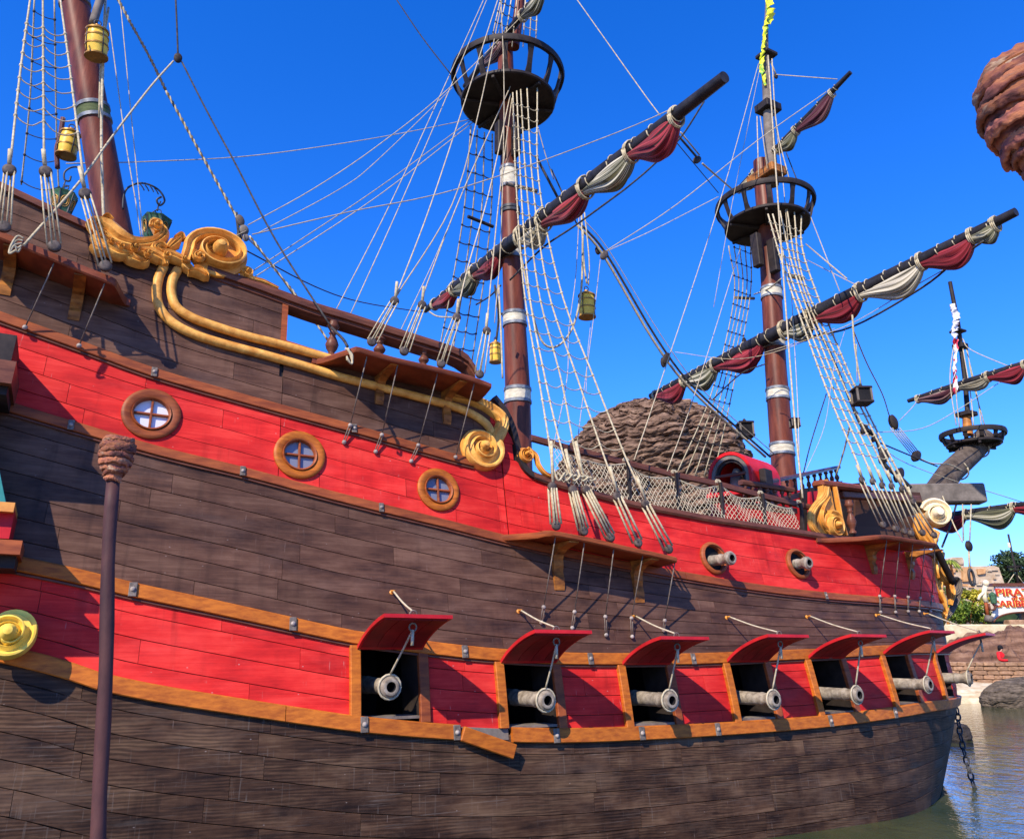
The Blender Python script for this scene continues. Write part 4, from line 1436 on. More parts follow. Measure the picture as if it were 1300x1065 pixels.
rope_px([(134, -5), (129, 152), (131, 260), (134, 295)], .9, 1.4, 1.9, 'rope')
rope_px([(138, 10), (129, 70), (126, 150)], .9, 1.0, 1.5, 'rope')
rope_px([(139, 30), (158, 170), (172, 254), (179, 300)], .5, 1.5, .9)
rope_px([(152, -5), (166, 140), (178, 262), (181, 300)], .3, 1.2, .8, 'line_rope')

# heavy twisted stay
def twisted(pts, v0, v1, hw, mats, n=10, name='cable', turns_px=7.0):
    P = rope_pts(pts, v0, v1, n)
    Q = [P[0]]
    for a, b in zip(P, P[1:]):
        k = max(1, int(np.linalg.norm(b - a) / .05))
        Q += [a + (b - a) * (i + 1) / k for i in range(k)]
    d = sum(depth(p) for p in Q) / len(Q); r = hw * d / FPX
    t = unit(Q[-1] - Q[0]); e1 = unit(np.cross(t, ZU)); e2 = np.cross(t, e1)
    for st in range(2):
        m = MB(); R2 = []
        acc = 0
        for i, q in enumerate(Q):
            if i: acc += np.linalg.norm(q - Q[i - 1])
            a = acc / (turns_px * d / FPX) * 2 * math.pi / 1.0 * .5 + st * math.pi
            R2.append(q + (e1 * math.cos(a) + e2 * math.sin(a)) * r * .5)
        m.tube(R2, r * .62, 6); m.build(name, MAT[mats[st] if not (st == 1 and mats[0] == 'rope') else 'cable_dark'], SHIP, smooth=True, fix=False)
twisted([(146, -8), (165, 28)], .3, .4, 2.0, ('rope', 'dark_rope'))
twisted([(165, 28), (190, 73), (211, 116)], .4, .5, 2.0, ('dark_rope', 'dark_rope'))
twisted([(211, 116), (252, 190), (303, 280)], .5, .9, 2.0, ('rope', 'dark_rope'))
twisted([(317, 300), (350, 343), (385, 387), (419, 436)], .9, 1.4, 2.0, ('rope', 'dark_rope'))
def blk(px, py, v, w, h, mat='deadeye_wood', tilt=0.0, name='pulley_block'):
    c = on_plane(px, py, v); k = depth(c) / FPX
    up = unit(ZU * math.cos(tilt) + U * math.sin(tilt)); t = unit(np.cross(N0, up))
    m = MB(); m.lathe([(.001, -w * .55 * k), (w * .7 * k, -w * .5 * k), (w * k, -w * .2 * k), (w * .86 * k, 0), (w * k, w * .2 * k), (w * .7 * k, w * .5 * k), (.001, w * .55 * k)], (0, 0, 0), (0, 1, 0), 14)
    m.v = [tuple(c + t * p[0] + unit(np.cross(up, t)) * p[1] + up * p[2] * (h / w)) for p in m.v]
    return m.build(name, MAT[mat], SHIP, smooth=40)
blk(305, 280, .9, 5, 8, tilt=-.4); blk(310, 292, .9, 5.5, 7, 'grey_timber', tilt=-.4); blk(304, 300, .85, 4, 10); blk(312, 302, .95, 4, 5, 'grey_timber')
rope_px([(300, 270), (303, 295), (304, 318), (308, 335)], .85, .9, 2.0, 'dark_rope')
rope_px([(305, 305), (300, 318), (296, 330)], .85, .9, 1.2, 'dark_rope')

rope_px([(223, -5), (225, 40), (226, 70)], .4, .5, 1.2, 'dark_rope')
blk(226, 74, .5, 5, 7, 'dark_wood')
rope_px([(220, 78), (190, 112), (143, 173), (100, 232), (30, 312)], .5, 3.1, 1.4, 'rope')
rope_px([(231, 79), (262, 140), (300, 210), (350, 305), (421, 416)], .5, 2.6, 1.2, 'dark_rope')
rope_px([(421, 416), (435, 430), (441, 440)], 2.6, 3.2, 2.0, 'dark_rope')
for k in range(5):
    rope_px([(438 + k, 442), (447, 450 + k * 2), (446, 462), (440, 452 + k)], 3.2, 3.25, 1.2, 'rope', 'rope_coil')
for k in range(5):
    rope_px([(30 - k, 303 + k * 3), (22, 300 + k * 5), (14 + k, 312), (12, 322), (20, 318)], 3.15, 3.2, 1.4, 'rope', 'rope_coil')
thin = [
    ([(500, -5), (536, 48), (574, 97)], .2, .8, .8, 'dark_rope'),
    ([(84, 208), (200, 205), (330, 197), (480, 175), (597, 152)], 0, -.8, .8, 'line_rope'),
    ([(315, 286), (398, 240), (480, 185), (574, 109), (686, -3)], .9, 1.0, .8, 'line_rope'),
    ([(320, 298), (440, 270), (589, 238), (780, 170), (889, 122)], .9, 3.0, .9, 'line_rope'),
    ([(320, 345), (480, 239), (602, 150)], .9, -.8, .8, 'line_rope'),
    ([(320, 354), (480, 249), (600, 156)], .9, -.8, .8, 'line_rope'),
    ([(328, 296), (432, 240), (480, 203), (574, 112)], .9, -.8, .7, 'line_rope'),
    ([(312, 318), (400, 364), (460, 384), (541, 397)], .9, -3.4, .8, 'dark_rope'),
    ([(315, 292), (262, 318), (240, 335)], .9, 2.0, .8, 'line_rope'),
    ([(312, 300), (340, 330), (375, 378)], .9, 1.6, .8, 'dark_rope'),
    ([(729, -5), (810, 109), (838, 147)], .5, 2.6, .9, 'line_rope'),
    ([(859, 170), (884, 199)], 2.9, 2.6, 1.5, 'dark_rope'),
    ([(864, 168), (888, 197)], 2.9, 2.6, 1.0, 'rope'),
    ([(892, 208), (930, 241)], 2.5, .9, 1.2, 'rope'),
    ([(858, 180), (912, 245)], 2.5, .9, .6, 'dark_rope'),
    ([(766, 321), (859, 260), (960, 180), (1049, 117)], .2, 1.6, .8, 'line_rope'),
    ([(766, 321), (830, 292), (912, 250)], .2, .8, .7, 'line_rope'),
    ([(733, 286), (766, 324), (830, 433), (880, 497), (972, 580)], .5, .2, 1.7, 'rope'),
    ([(737, 284), (771, 324), (836, 433), (886, 497), (978, 580)], .5, .2, 1.5, 'dark_rope'),
    ([(700, 215), (733, 286)], .5, .5, 1.0, 'dark_rope'),
    ([(742, 280), (773, 318), (842, 430), (893, 496), (985, 578)], .5, .2, .8, 'line_rope'),
    ([(963, 81), (914, 256), (835, 496), (805, 584)], .2, 2.8, .8, 'line_rope'),
    ([(966, 81), (930, 256), (906, 390)], .2, 1.0, .5, 'line_rope'),
    ([(940, 315), (884, 494), (847, 598)], .2, 2.8, .8, 'line_rope'),
    ([(975, 71), (988, 260), (1006, 500), (1019, 632)], .6, 2.6, 1.5, 'line_rope'),
    ([(982, 140), (996, 250), (1011, 480), (1015, 600)], .6, 1.6, .7, 'line_rope'),
    ([(980, 75), (986, 160), (1003, 232)], .6, .8, 1.0, 'line_rope'),
    ([(961, 148), (963, 225)], .3, .8, .9, 'line_rope'), ([(965, 148), (974, 214)], .3, .8, .8, 'line_rope'),
    ([(984, 95), (1063, 101)], .3, 1.8, .8, 'line_rope'),
    ([(978, 78), (986, 97)], .3, .3, 1.3, 'line_rope'),
    ([(998, 194), (1013, 232)], .4, .9, .7, 'dark_rope'),
    ([(1023, 310), (1075, 354)], .8, 3.0, 1.2, 'line_rope'), ([(1024, 330), (1087, 362)], .8, 3.0, .8, 'line_rope'),
    ([(1027, 270), (1066, 370)], .8, 2.6, .8, 'line_rope'),
    ([(1018, 429), (1082, 415), (1168, 367), (1215, 330), (1249, 306)], .9, 5.6, 1.4, 'dark_rope'),
    ([(970, 448), (1072, 415), (1155, 367), (1224, 326), (1270, 281)], .9, 5.8, .8, 'line_rope'),
    ([(857, 447), (930, 456), (990, 445), (1060, 417)], -.5, 1.5, .6, 'line_rope'),
    ([(647, 356), (690, 314), (731, 286), (794, 240)], .6, 2.4, 1.3, 'dark_rope'),
    ([(794, 240), (826, 213), (864, 175), (894, 129)], 2.4, 3.8, 1.2, 'dark_rope'),
    ([(604, 387), (622, 376), (636, 362)], -.8, -.2, 1.1, 'dark_rope'),
    ([(545, 396), (556, 402), (575, 403)], -3.0, -2.2, 1.1, 'rope'),
    ([(905, 507), (940, 475), (972, 462)], -1.8, .2, .9, 'dark_rope'),
    ([(655, 291), (665, 342), (683, 423), (703, 441), (726, 418), (738, 367), (740, 292)], .9, 1.4, 1.5, 'rope'),
    ([(683, 162), (692, 195), (703, 228)], .8, .8, .8, 'line_rope'),
    ([(680, 198), (708, 251)], .8, .9, 1.8, 'dark_rope'),
    ([(738, 268), (741, 330), (745, 360)], 1.1, 1.1, 1.3, 'rope'),
    ([(735, 275), (731, 350), (722, 420), (720, 480), (702, 570)], 1.2, 3.0, .7, 'line_rope'),
    ([(742, 270), (748, 330), (747, 362)], 1.1, 1.1, .9, 'rope'),
    ([(762, 330), (754, 400), (742, 490), (733, 560)], .9, 2.6, .7, 'line_rope'),
    ([(750, 410), (746, 450), (744, 500)], 1.1, 1.6, .5, 'line_rope'),
    ([(628, 362), (633, 400), (630, 432)], .9, .9, 1.6, 'dark_rope'),
    ([(633, 362), (636, 420), (638, 480)], .9, 1.2, 1.3, 'rope'),
    ([(636, 0), (640, 120), (636, 300), (628, 410)], .9, 2.2, .9, 'line_rope'),
    ([(1082, 400), (1085, 440), (1093, 490)], 2.6, 2.6, 1.3, 'rope'),
    ([(1082, 416), (1100, 460), (1120, 500), (1129, 528)], 2.6, .6, 1.0, 'line_rope'),
    ([(1074, 415), (1058, 470), (1047, 540), (1022, 600)], 2.2, 2.6, .5, 'line_rope'),
    ([(1087, 437), (1088, 485)], 2.6, 2.6, .7, 'rope'),
    ([(1049, 500), (1030, 560), (1020, 600)], 2.0, 1.5, .8, 'dark_rope'),
    ([(1079, 540), (1072, 570), (1061, 605)], 2.0, 1.2, 1.2, 'rope'),
    ([(1100, 548), (1155, 590), (1300, 638)], .6, .5, .7, 'line_rope'),
    ([(1112, 549), (1170, 544), (1218, 519), (1262, 490), (1320, 455)], 1.0, 1.0, .7, 'line_rope'),
    ([(1112, 560), (1160, 580), (1190, 592)], 1.0, .5, 1.0, 'dark_rope'),
    ([(1142, 534), (1160, 515), (1166, 504)], .5, .8, .7, 'line_rope'),
]
for pts, v0, v1, hw, mt in thin: rope_px(pts, v0, v1, hw, mt)
blk(885, 203, 2.55, 4.5, 8, 'dark_wood', .8); blk(767, 324, .45, 5, 8, 'deadeye_wood', .6); blk(759, 318, .4, 4, 6, 'dark_wood'); blk(846, 455, .5, 5, 9, 'dark_wood', .5); blk(842, 460, .45, 4, 7, 'dark_wood', 0)
blk(945, 434, -1.0, 3.5, 6, 'dark_wood'); blk(985, 97, .3, 3, 4, 'dark_wood')

# fore mast shrouds
V_D = 2.95
fore = [([(975, 272), (998, 350), (1044, 480), (1087, 584), (1094, 606)], .9, V_D), ([(981, 272), (1003, 350), (1052, 480), (1100, 588), (1108, 608)], .9, V_D),
        ([(990, 268), (1010, 350), (1059, 480), (1110, 590), (1120, 613)], .9, V_D), ([(999, 266), (1015, 352), (1067, 480), (1121, 592), (1132, 614)], .9, V_D),
        ([(1008, 268), (1019, 352), (1075, 480), (1133, 596), (1145, 618)], .9, V_D), ([(1017, 270), (1022, 330), (1079, 476), (1146, 610), (1158, 634)], .9, V_D)]
shroud_group(fore, list(np.linspace(vz(1110, 580, 2.7), vz(985, 285, .95), 25)), hw=1.15, rhw=.8, rsag=.04)
for lo, hi in (((1121, 666), (1094, 609)), ((1137, 671), (1108, 611)), ((1148, 674), (1120, 616)), ((1157, 677), (1132, 617)), ((1171, 676), (1145, 621)), ((1186, 679), (1159, 637))):
    lanyard_set(on_plane(*lo, V_D), on_plane(*hi, V_D), N0, 3, .055, .014, 1.0)
for x, y in ((1088, 590), (1102, 592), (1114, 596), (1126, 597), (1139, 602), (1152, 618)):
    rope_px([(x, y), (x + 6, y + 16)], V_D, V_D, 2.0, 'rope', 'whipping', sides=7)
ffar = [([(925 + 7 * i, 312), (932 + 5 * i, 378), (903 + 6.5 * i, 500), (858 + 12 * i, 604)], -.8, -2.6) for i in range(5)]
shroud_group(ffar, list(np.linspace(vz(900, 560, -2.2), vz(940, 322, -1), 15)), 'rope', 'dark_rope', hw=.8, rhw=.6, rsag=.03)
bar((934, 378), (957, 379), -1.3, -1.4, 2.2, 'grey_timber')
bar((1002, 350), (1020, 354), 1.0, 1.0, 3, 'rope')
rope_px([(957, 374), (975, 367), (992, 354)], -.5, .9, 1.0, 'rope')
# dark tackle beside them
rope_px([(1020, 380), (1060, 462), (1090, 535), (1104, 552)], 1.2, 1.6, 1.8, 'dark_rope')
rope_px([(1094, 540), (1112, 556), (1124, 590), (1145, 608), (1156, 619)], 1.6, 1.8, 2.8, 'dark_rope')
for x, y, w_, h in ((1097, 545, 5, 9), (1110, 556, 4, 8), (1122, 580, 7, 13), (1141, 603, 7, 13)): blk(x, y, 1.7, w_, h, 'dark_wood', .8)

# forestay tackle on the bowsprit
blk(1134, 536, .6, 7, 10, 'dark_wood', -.3); blk(1163, 579, .5, 6, 11, 'dark_wood', 1.0)
for k in range(5): rope_px([(1130 + 3 * k, 543), (1156 + 3 * k, 576)], .6, .5, .7, 'rope', 'lanyard')
rope_px([(1168, 582), (1182, 588), (1206, 590), (1222, 598)], .5, .3, 1.2, 'line_rope')

# ------------------------------------------------------------------ boarding net of the waist
RB = curve_sz([(674, 556), (729, 571), (792, 587), (853, 602), (909, 614), (970, 630), (1034, 645)], -.12)
hull_sweep(RB.S[0], RB.S[-1], RB, [(-.05, -.05), (.04, -.05), (.05, 0), (.04, .05), (-.05, .05)], mat='rail_wood', name='net_rail', off0=-.12)
for (x, yt, yb) in ((793, 588, 633), (854, 602, 647), (910, 615, 658), (963, 626, 668), (1012, 640, 674)):
    s, z = hit(x, yt, -.12)
    a = hull(s, RB(s), -.1); b = hull(s, T(s), -.1)
    m = MB(); m.box((a + b) / 2, (tangent(s), outward(s), ZU), (.055, .055, a[2] - b[2] + .02), .006); m.build("net_post", MAT['dark_wood'], SHIP)
    for q in range(3):
        m = MB(); m.tube([a + (tangent(s) * math.cos(t) * .05 + outward(s) * .02 + ZU * math.sin(t) * .07) + tangent(s) * (q - 1) * .02 for t in np.linspace(0, 6.28, 11)], .01, 5); m.build("lashing", MAT['line_rope'], SHIP, smooth=True, fix=False)
net = MB()
sN0, sN1 = hit(702, 575, -.12)[0], hit(1012, 655, -.12)[0]
def net_p(s, t):
    seg = [hit_s for hit_s in NETPOSTS]
    i = 0
    while i < len(seg) - 2 and s > seg[i + 1]: i += 1
    f = (s - seg[i]) / (seg[i + 1] - seg[i])
    top = RB(s) - .03 - .13 * math.sin(math.pi * min(1, max(0, f)))
    bot = T(s) + .05
    z = bot + (top - bot) * t
    return hull(s, z, -.10 + .03 * math.sin(s * 9 + t * 4))
NETPOSTS = [sN0] + [hit(x, y, -.12)[0] for x, y in ((793, 588), (854, 602), (910, 615), (963, 626), (1012, 640))]
cell = .085; nt_ = 5
cols = int((sN1 - sN0) / cell)
for sg in (1, -1):
    for k in range(-nt_, cols + nt_):
        P = []
        for j in range(nt_ + 1):
            s = sN0 + (k + sg * j) * cell
            if sN0 <= s <= sN1: P.append(net_p(s, j / nt_))
        if len(P) > 1: net.tube(P, .0052, 3, cap=False)
for tt in (0, 1):
    net.tube([net_p(s, tt) for s in np.arange(sN0, sN1, .1)], .012, 5)
o = net.build("safety_net", MAT['net_rope'], SHIP, fix=False)
o["kind"] = "stuff"

# ------------------------------------------------------------------ red hood over the companion way
c0 = on_plane(925, 592, 1.6)
hd = MB(); k = depth(c0) / FPX
ax_l = unit(U * .96 + N0 * -.28); ax_w = unit(np.cross(ax_l, ZU)); ax_w = ax_w if np.dot(ax_w, N0) > 0 else -ax_w
base = c0 - ZU * 12 * k
def arch(r, n=16, leg=.35):
    P = [(-r, -leg)]
    P += [(-r * math.cos(a), r * math.sin(a)) for a in np.linspace(0, math.pi, n)]
    P += [(r, -leg)]
    return P
def arch_solid(r0, r1, l0, l1, mat, name, parent, leg=.35):
    A = arch(r1, leg=leg); B = arch(r0, leg=leg); n = len(A)
    P = [base + ax_w * x + ZU * z + ax_l * l for l in (l0, l1) for x, z in A] + [base + ax_w * x + ZU * z + ax_l * l for l in (l0, l1) for x, z in B]
    fs = []
    for i in range(n - 1):
        fs += [(i, i + 1, n + i + 1, n + i), (2 * n + i, 2 * n + i + 1, 3 * n + i + 1, 3 * n + i), (i, i + 1, 2 * n + i + 1, 2 * n + i), (n + i, n + i + 1, 3 * n + i + 1, 3 * n + i)]
    m = MB(); m.add(P, fs); return m.build(name, MAT[mat], parent, smooth=30)
hood = arch_solid(.41, .47, 0, 1.15, 'hood_red', "hood", SHIP)
arch_solid(.33, .405, .02, .10, 'grey_timber', "hood_trim", hood)
arch_solid(.27, .325, .06, .12, 'dark_wood', "hood_trim", hood)
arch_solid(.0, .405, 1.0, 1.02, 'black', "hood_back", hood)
m = MB(); m.box(base + ax_l * .05 + ZU * .02, (ax_w, ax_l, ZU), (.72, .06, .06), .01); m.build("hood_bar", MAT['rail_wood'], hood)
m = MB(); m.box(base + ax_l * .38 - ZU * .36, (ax_w, ax_l, ZU), (1.0, .95, .1), .02); m.build("hood_base", MAT['lid_red'], hood)
m = MB(); m.box(base + ax_l * .4 + ax_w * .55 - ZU * .2, (ax_w, ax_l, ZU), (.14, .3, .6), .02); m.build("hood_post", MAT['dark_wood'], hood)
m = MB(); m.lathe([(.001, .2), (.06, .18), (.13, .05), (.15, -.1), (.12, -.3)], base + ax_l * .3, ZU, 14); m.build("ship_bell", MAT['grey_timber'], hood, 40)

# ------------------------------------------------------------------ forecastle
def quad_on(pts, v, name, mat, thick=.06, parent=None):
    A = [on_plane(x, y, v) for x, y in pts]; B = [p - N0 * thick for p in A]
    n = len(A)
    m = MB(); m.add(A + B, [tuple(range(n)), tuple(range(2 * n - 1, n - 1, -1))] + [(i, (i + 1) % n, n + (i + 1) % n, n + i) for i in range(n)])
    return m.build(name, MAT[mat], parent or SHIP)
# red inner bulwark seen through the net and the dark deck house behind the shrouds
quad_on([(905, 640), (1005, 622), (1028, 622), (1028, 690), (905, 672)], .4, "deck_house_wall", 'lid_red')
for k in range(4):
    y0, y1 = 625 + k * 15.5, 625 + (k + 1) * 15.5 - .6
    quad_on([(1086, y0 - 4), (1168, y0), (1172, y1), (1086, y1 - 3)], 1.9 + .003 * k, "house_board", 'brown_planks', .05)
quad_on([(1018, 620), (1100, 612), (1100, 690), (1018, 690)], 1.1, "deck_house_wall", 'dark_wood')
quad_on([(1028, 624), (1052, 622), (1052, 690), (1028, 688)], 1.5, "deck_house_wall", 'lid_red')
# fore castle rail with balusters, running up to the right
def small_rail(px0, px1, v0, v1, n, hw, hpx):
    A = on_plane(*px0, v0); B = on_plane(*px1, v1)
    m = MB(); t = unit(B - A); sd = unit(np.cross(t, ZU)); m.sweep([(A, sd, ZU), (B, sd, ZU)], [(-.06, -.045), (.06, -.045), (.07, .0), (.05, .04), (-.05, .04), (-.07, 0)])
    m.build("baluster_rail", MAT['rail_wood'], SHIP)
    h = pxm(A, hpx)
    m = MB(); m.sweep([(A - ZU * (h + .09), sd, ZU), (B - ZU * (h + .09), sd, ZU)], [(-.06, -.05), (.06, -.05), (.06, .05), (-.06, .05)])
    m.build("baluster_sill", MAT['rail_wood'], SHIP)
    for k in range(n):
        c = A + (B - A) * (k + .5) / n - ZU * (h / 2 + .04)
        kk = pxm(c, hw) / .136
        inst("baluster", bal_me, SHIP, Matrix.Translation(Vector(c)) @ Matrix.Diagonal((kk, kk, h + .01, 1)))
small_rail((972, 612), (1064, 593), 2.0, -1.0, 11, 6, 22)
small_rail((1000, 607), (985, 640), 2.0, 2.1, 0, 6, 10) if False else None
small_rail((940, 612), (1006, 622), 2.3, 2.4, 7, 6.5, 22)
# cap beams
def beam(a, b, va, vb, wpx, hpx, mat, name, bev=.02, parent=None):
    A = on_plane(*a, va); B = on_plane(*b, vb)
    t = unit(B - A); sd = unit(np.cross(t, ZU)); up = np.cross(sd, t)
    m = MB(); m.box((A + B) / 2, (t, sd, up), (np.linalg.norm(B - A), pxm(A, wpx), pxm(A, hpx)), bev)
    return m.build(name, MAT[mat], parent or SHIP)
beam((1037, 614), (1100, 622), 2.5, 2.3, 18, 9, 'channel_wood', 'cap_beam', .04)
beam((1066, 628), (1165, 634), 2.35, 1.9, 12, 9, 'rail_wood', 'cap_beam')
# volute bracket
s_, z_ = hit(1050, 655, -.05)
o_ = hull(s_, z_, .02); t_ = tangent(s_); n_ = outward(s_)
m = MB(); k = depth(o_) / FPX
sil = [(-24, -34), (-26, -20), (-22, -4), (-14, 14), (-6, 30), (-4, 46), (6, 48), (10, 30), (12, 10), (16, -10), (22, -24), (24, -34)]
A = [o_ + t_ * x * k * 1.05 + ZU * y * k - n_ * .02 for x, y in sil]; B = [p - n_ * .12 for p in A]; n = len(A)
m.add(A + B, [tuple(range(n)), tuple(range(2 * n - 1, n - 1, -1))] + [(i, (i + 1) % n, n + (i + 1) % n, n + i) for i in range(n)])
m.build("gilt_bracket", MAT['gold_dark'], SHIP)
scroll((1050, 660), .28, 1.5, 1.9, -1, .12, pl=(o_ - ZU * 12 * k, t_, n_, ZU), h=.12, disc=True, mat='gold', tail=None)
baluster(1080, 636, 676, -.1, 12)

# cathead timber
A = on_plane(1146, 628, 1.4)
B = at_height(1247, 627, A[2] - .02)
r0 = unit(B - A); sd = unit(np.cross(r0, ZU))
m = MB(); kk = pxm(A, 24); m.box((A + B) / 2, (r0, sd, ZU), (np.linalg.norm(B - A), kk, kk), .03)
o = m.build("cathead", MAT['grey_timber'], SHIP); o["label"] = "weathered square cathead timber jutting from the bow"
CATH = (A, B)

# gilt bow work
hs_, hz_ = 13.2, 4.6
pc = on_plane(1186, 653, 2.0); tt = unit(U * .8 + N0 * .6); nn = unit(N0 * .8 - U * .6)
ob = scroll((0, 0), pxm(pc, 21), 1.3, 2.8, -1, pxm(pc, 11), pl=(pc, tt, nn, ZU), h=.2, boss=.3, mat='figure_white', tail=None)
ob["label"] = "pale gilt scroll crowning the bow"
def gilt_px(pts, w, v, h=.12, mat='gold', name='gilt_leaf'):
    P = rope_pts(pts, v, v, 5); F = []
    for i, p in enumerate(P):
        t = unit(P[min(i + 1, len(P) - 1)] - P[max(i - 1, 0)]); kq = i / (len(P) - 1)
        ww = np.interp(kq, np.linspace(0, 1, len(w)), w) * depth(p) / FPX
        F.append((p, unit(np.cross(nn, t)) * ww, nn * h * (.5 + .5 * kq)))
    m = MB(); m.sweep(F, [(-.5, -.6), (-.48, .3), (-.25, .85), (-.1, .6), (0, .95), (.12, .62), (.28, .85), (.48, .3), (.5, -.6)])
    return m.build(name, MAT[mat], SHIP, smooth=50)
gilt_px([(1050, 618), (1047, 630), (1036, 642), (1030, 655), (1033, 670), (1044, 680)], [7, 10, 9, 10, 9, 6], 2.62, h=.07, name='bracket_moulding')
gilt_px([(1060, 618), (1064, 640), (1068, 660), (1073, 680)], [6, 7, 6, 8], 2.60, h=.07, mat='gold_dark', name='bracket_moulding')
gilt_px([(1053, 630), (1046, 642), (1043, 656), (1047, 668), (1057, 674)], [4, 6, 6, 6, 4], 2.64, h=.08, name='bracket_moulding')
gilt_px([(1168, 652), (1170, 668), (1176, 682), (1184, 694)], [10, 20, 20, 8], 2.1, mat='gold_dark')
gilt_px([(1186, 672), (1182, 684), (1184, 696)], [16, 18, 10], 2.05)
gilt_px([(1176, 700), (1180, 720), (1184, 742), (1196, 765)], [18, 18, 12, 4], 1.9, mat='gold_dark')
gilt_px([(1196, 700), (1190, 716), (1196, 732), (1204, 742)], [8, 18, 16, 5], 1.8)
gilt_px([(1188, 708), (1186, 722), (1190, 734)], [6, 13, 5], 1.95)
gilt_px([(1194, 738), (1190, 750), (1196, 764), (1200, 778)], [8, 18, 14, 5], 1.8)
gilt_px([(1202, 732), (1208, 750), (1206, 768)], [5, 12, 4], 1.7)
gilt_px([(1200, 770), (1197, 785), (1194, 798)], [12, 10, 3], 1.8, mat='gold_dark')
gilt_px([(1204, 756), (1216, 750), (1216, 736), (1208, 734)], [5, 9, 7, 3], 1.6, mat='grey_timber')
gilt_px([(1196, 790), (1206, 778), (1214, 764), (1220, 748)], [4, 7, 6, 3], 1.6, mat='grey_timber')
rope_px([(1186, 692), (1196, 712), (1210, 740)], 2.2, 2.0, 4.5, 'dark_wood', 'bow_knee', sides=4)
rope_px([(1214, 640), (1206, 668), (1196, 694)], 1.0, 2.0, 1.3, 'dark_rope')

# bowsprit with its little top
BP = mast([(1178, 640, 15), (1206, 600, 14.5), (1232, 576, 13.5), (1250, 556, 13)], "bowsprit", 'spar_brown', .0)
BP[0]["label"] = "dark bowsprit rising to a small crow's nest"
for x, y in ((1214, 596), (1240, 568)):
    c = on_plane(x, y, 0); ax = unit(BP[1][-1] - BP[1][0]); r = pxm(c, 14.5)
    m = MB(); m.tube([c + (unit(np.cross(ax, ZU)) * math.cos(a) + unit(np.cross(ax, np.cross(ax, ZU))) * math.sin(a)) * r for a in np.linspace(0, 6.28, 21)], .022, 5); m.build("rope_wrap", MAT['line_rope'], SHIP, smooth=True, fix=False)
NEST3 = crows_nest((1237, 566), 32, (1235, 552), 36, 0, 12, thick=.04, label="small crow's nest on the end of the bowsprit")
c = on_plane(1229, 552, 0); d_ = on_plane(1227, 526, 0)
m = MB(); m.tube([c, d_], [pxm(c, 6), pxm(c, 5)], 12); m.build("topmast", MAT['bracket_wood'], SHIP, smooth=60)
m = MB(); m.box(d_, (U, N0, ZU), (pxm(d_, 19),) * 2 + (pxm(d_, 6),), .02); m.build("mast_cap", MAT['dark_wood'], SHIP)
mast([(1229, 530, 3.2), (1225, 480, 3.0), (1216, 410, 2.8), (1206, 358, 2.4)], "topmast", 'dark_wood', 0, 10)
block_at(1216, 421, 0, (15, 15, 3), 'dark_wood', 'crosstree'); block_at(1219, 440, 0, (14, 14, 7), 'dark_wood', 'crosstree')
for pts in ([(1213, 425), (1206, 480), (1214, 540)], [(1222, 440), (1232, 500), (1236, 540)], [(1228, 443), (1234, 480), (1250, 540)], [(1226, 440), (1240, 500), (1246, 540)], [(1212, 440), (1214, 500), (1218, 542)]):
    rope_px(pts, .1, .4, .9, 'line_rope')
rope_px([(1222, 430), (1234, 445), (1300, 473)], .1, 1.6, .8, 'line_rope')
Y5 = yard((1153, 509), (1228, 497), (1330, 452), .3, [.06, .09, .1, .09, .06],
     [(1165, 1210, .42, 'cloth_dark'), (1214, 1254, .3, 'cloth_cream'), (1254, 1300, .42, 'cloth_red')], ties=9, seed=6, label="small spritsail topsail yard beside the bowsprit top", wmul=.9)
Y6 = yard((1150, 662), (1206, 652), (1345, 634), -.6, [.05, .08, .09, .08, .06],
     [(1170, 1224, .5, 'cloth_red'), (1226, 1286, .6, 'cloth_olive'), (1286, 1335, .5, 'cloth_red')], ties=10, seed=9, label="spritsail yard below the cathead with striped furled sail", wmul=1.0)
# tackle hanging from the cathead
for x in (1222, 1233): rope_px([(x, 640), (x + (1 if x < 1228 else -2), 686)], 2.6, 2.6, .9, 'rope')
blk(1230, 693, 2.6, 5.5, 7, 'dark_wood')
rope_px([(1230, 700), (1231, 722)], 2.6, 2.6, 1.4, 'rope')
rope_px([(1196, 628), (1210, 664), (1222, 688)], 2.0, 2.6, .8, 'rope')

# ------------------------------------------------------------------ anchor chain
def chain(pts, v0, v1, r=.045, mat='iron'):
    P = rope_pts(pts, v0, v1, 8)
    L = [0]
    for a, b in zip(P, P[1:]): L.append(L[-1] + np.linalg.norm(b - a))
    n = int(L[-1] / (r * 3.1))
    lk = MB(); lk.tube([(math.cos(a) * r, 0, math.sin(a) * r * 1.9) for a in np.linspace(0, 2 * math.pi, 15)], r * .36, 6, cap=False)
    me, _ = lk.mesh("chain_link", MAT[mat], True, centre=False)
    P = np.array(P)
    for i in range(n):
        l = L[-1] * (i + .5) / n
        c = np.array([np.interp(l, L, P[:, k]) for k in range(3)]); c2 = np.array([np.interp(l + .02, L, P[:, k]) for k in range(3)])
        up = unit(c2 - c); a = unit(np.cross(up, N0)); b = np.cross(up, a)
        if i % 2: a, b = b, -a
        inst("chain_link", me, SHIP, frame(c, a, b, up))
chain([(1215, 898), (1218, 925), (1223, 950), (1230, 976), (1240, 1010)], 1.5, 2.2, .05)
chain([(1231, 718), (1234, 736), (1237, 748)], 2.6, 2.6, .085)
c = on_plane(1214, 892, 1.4)

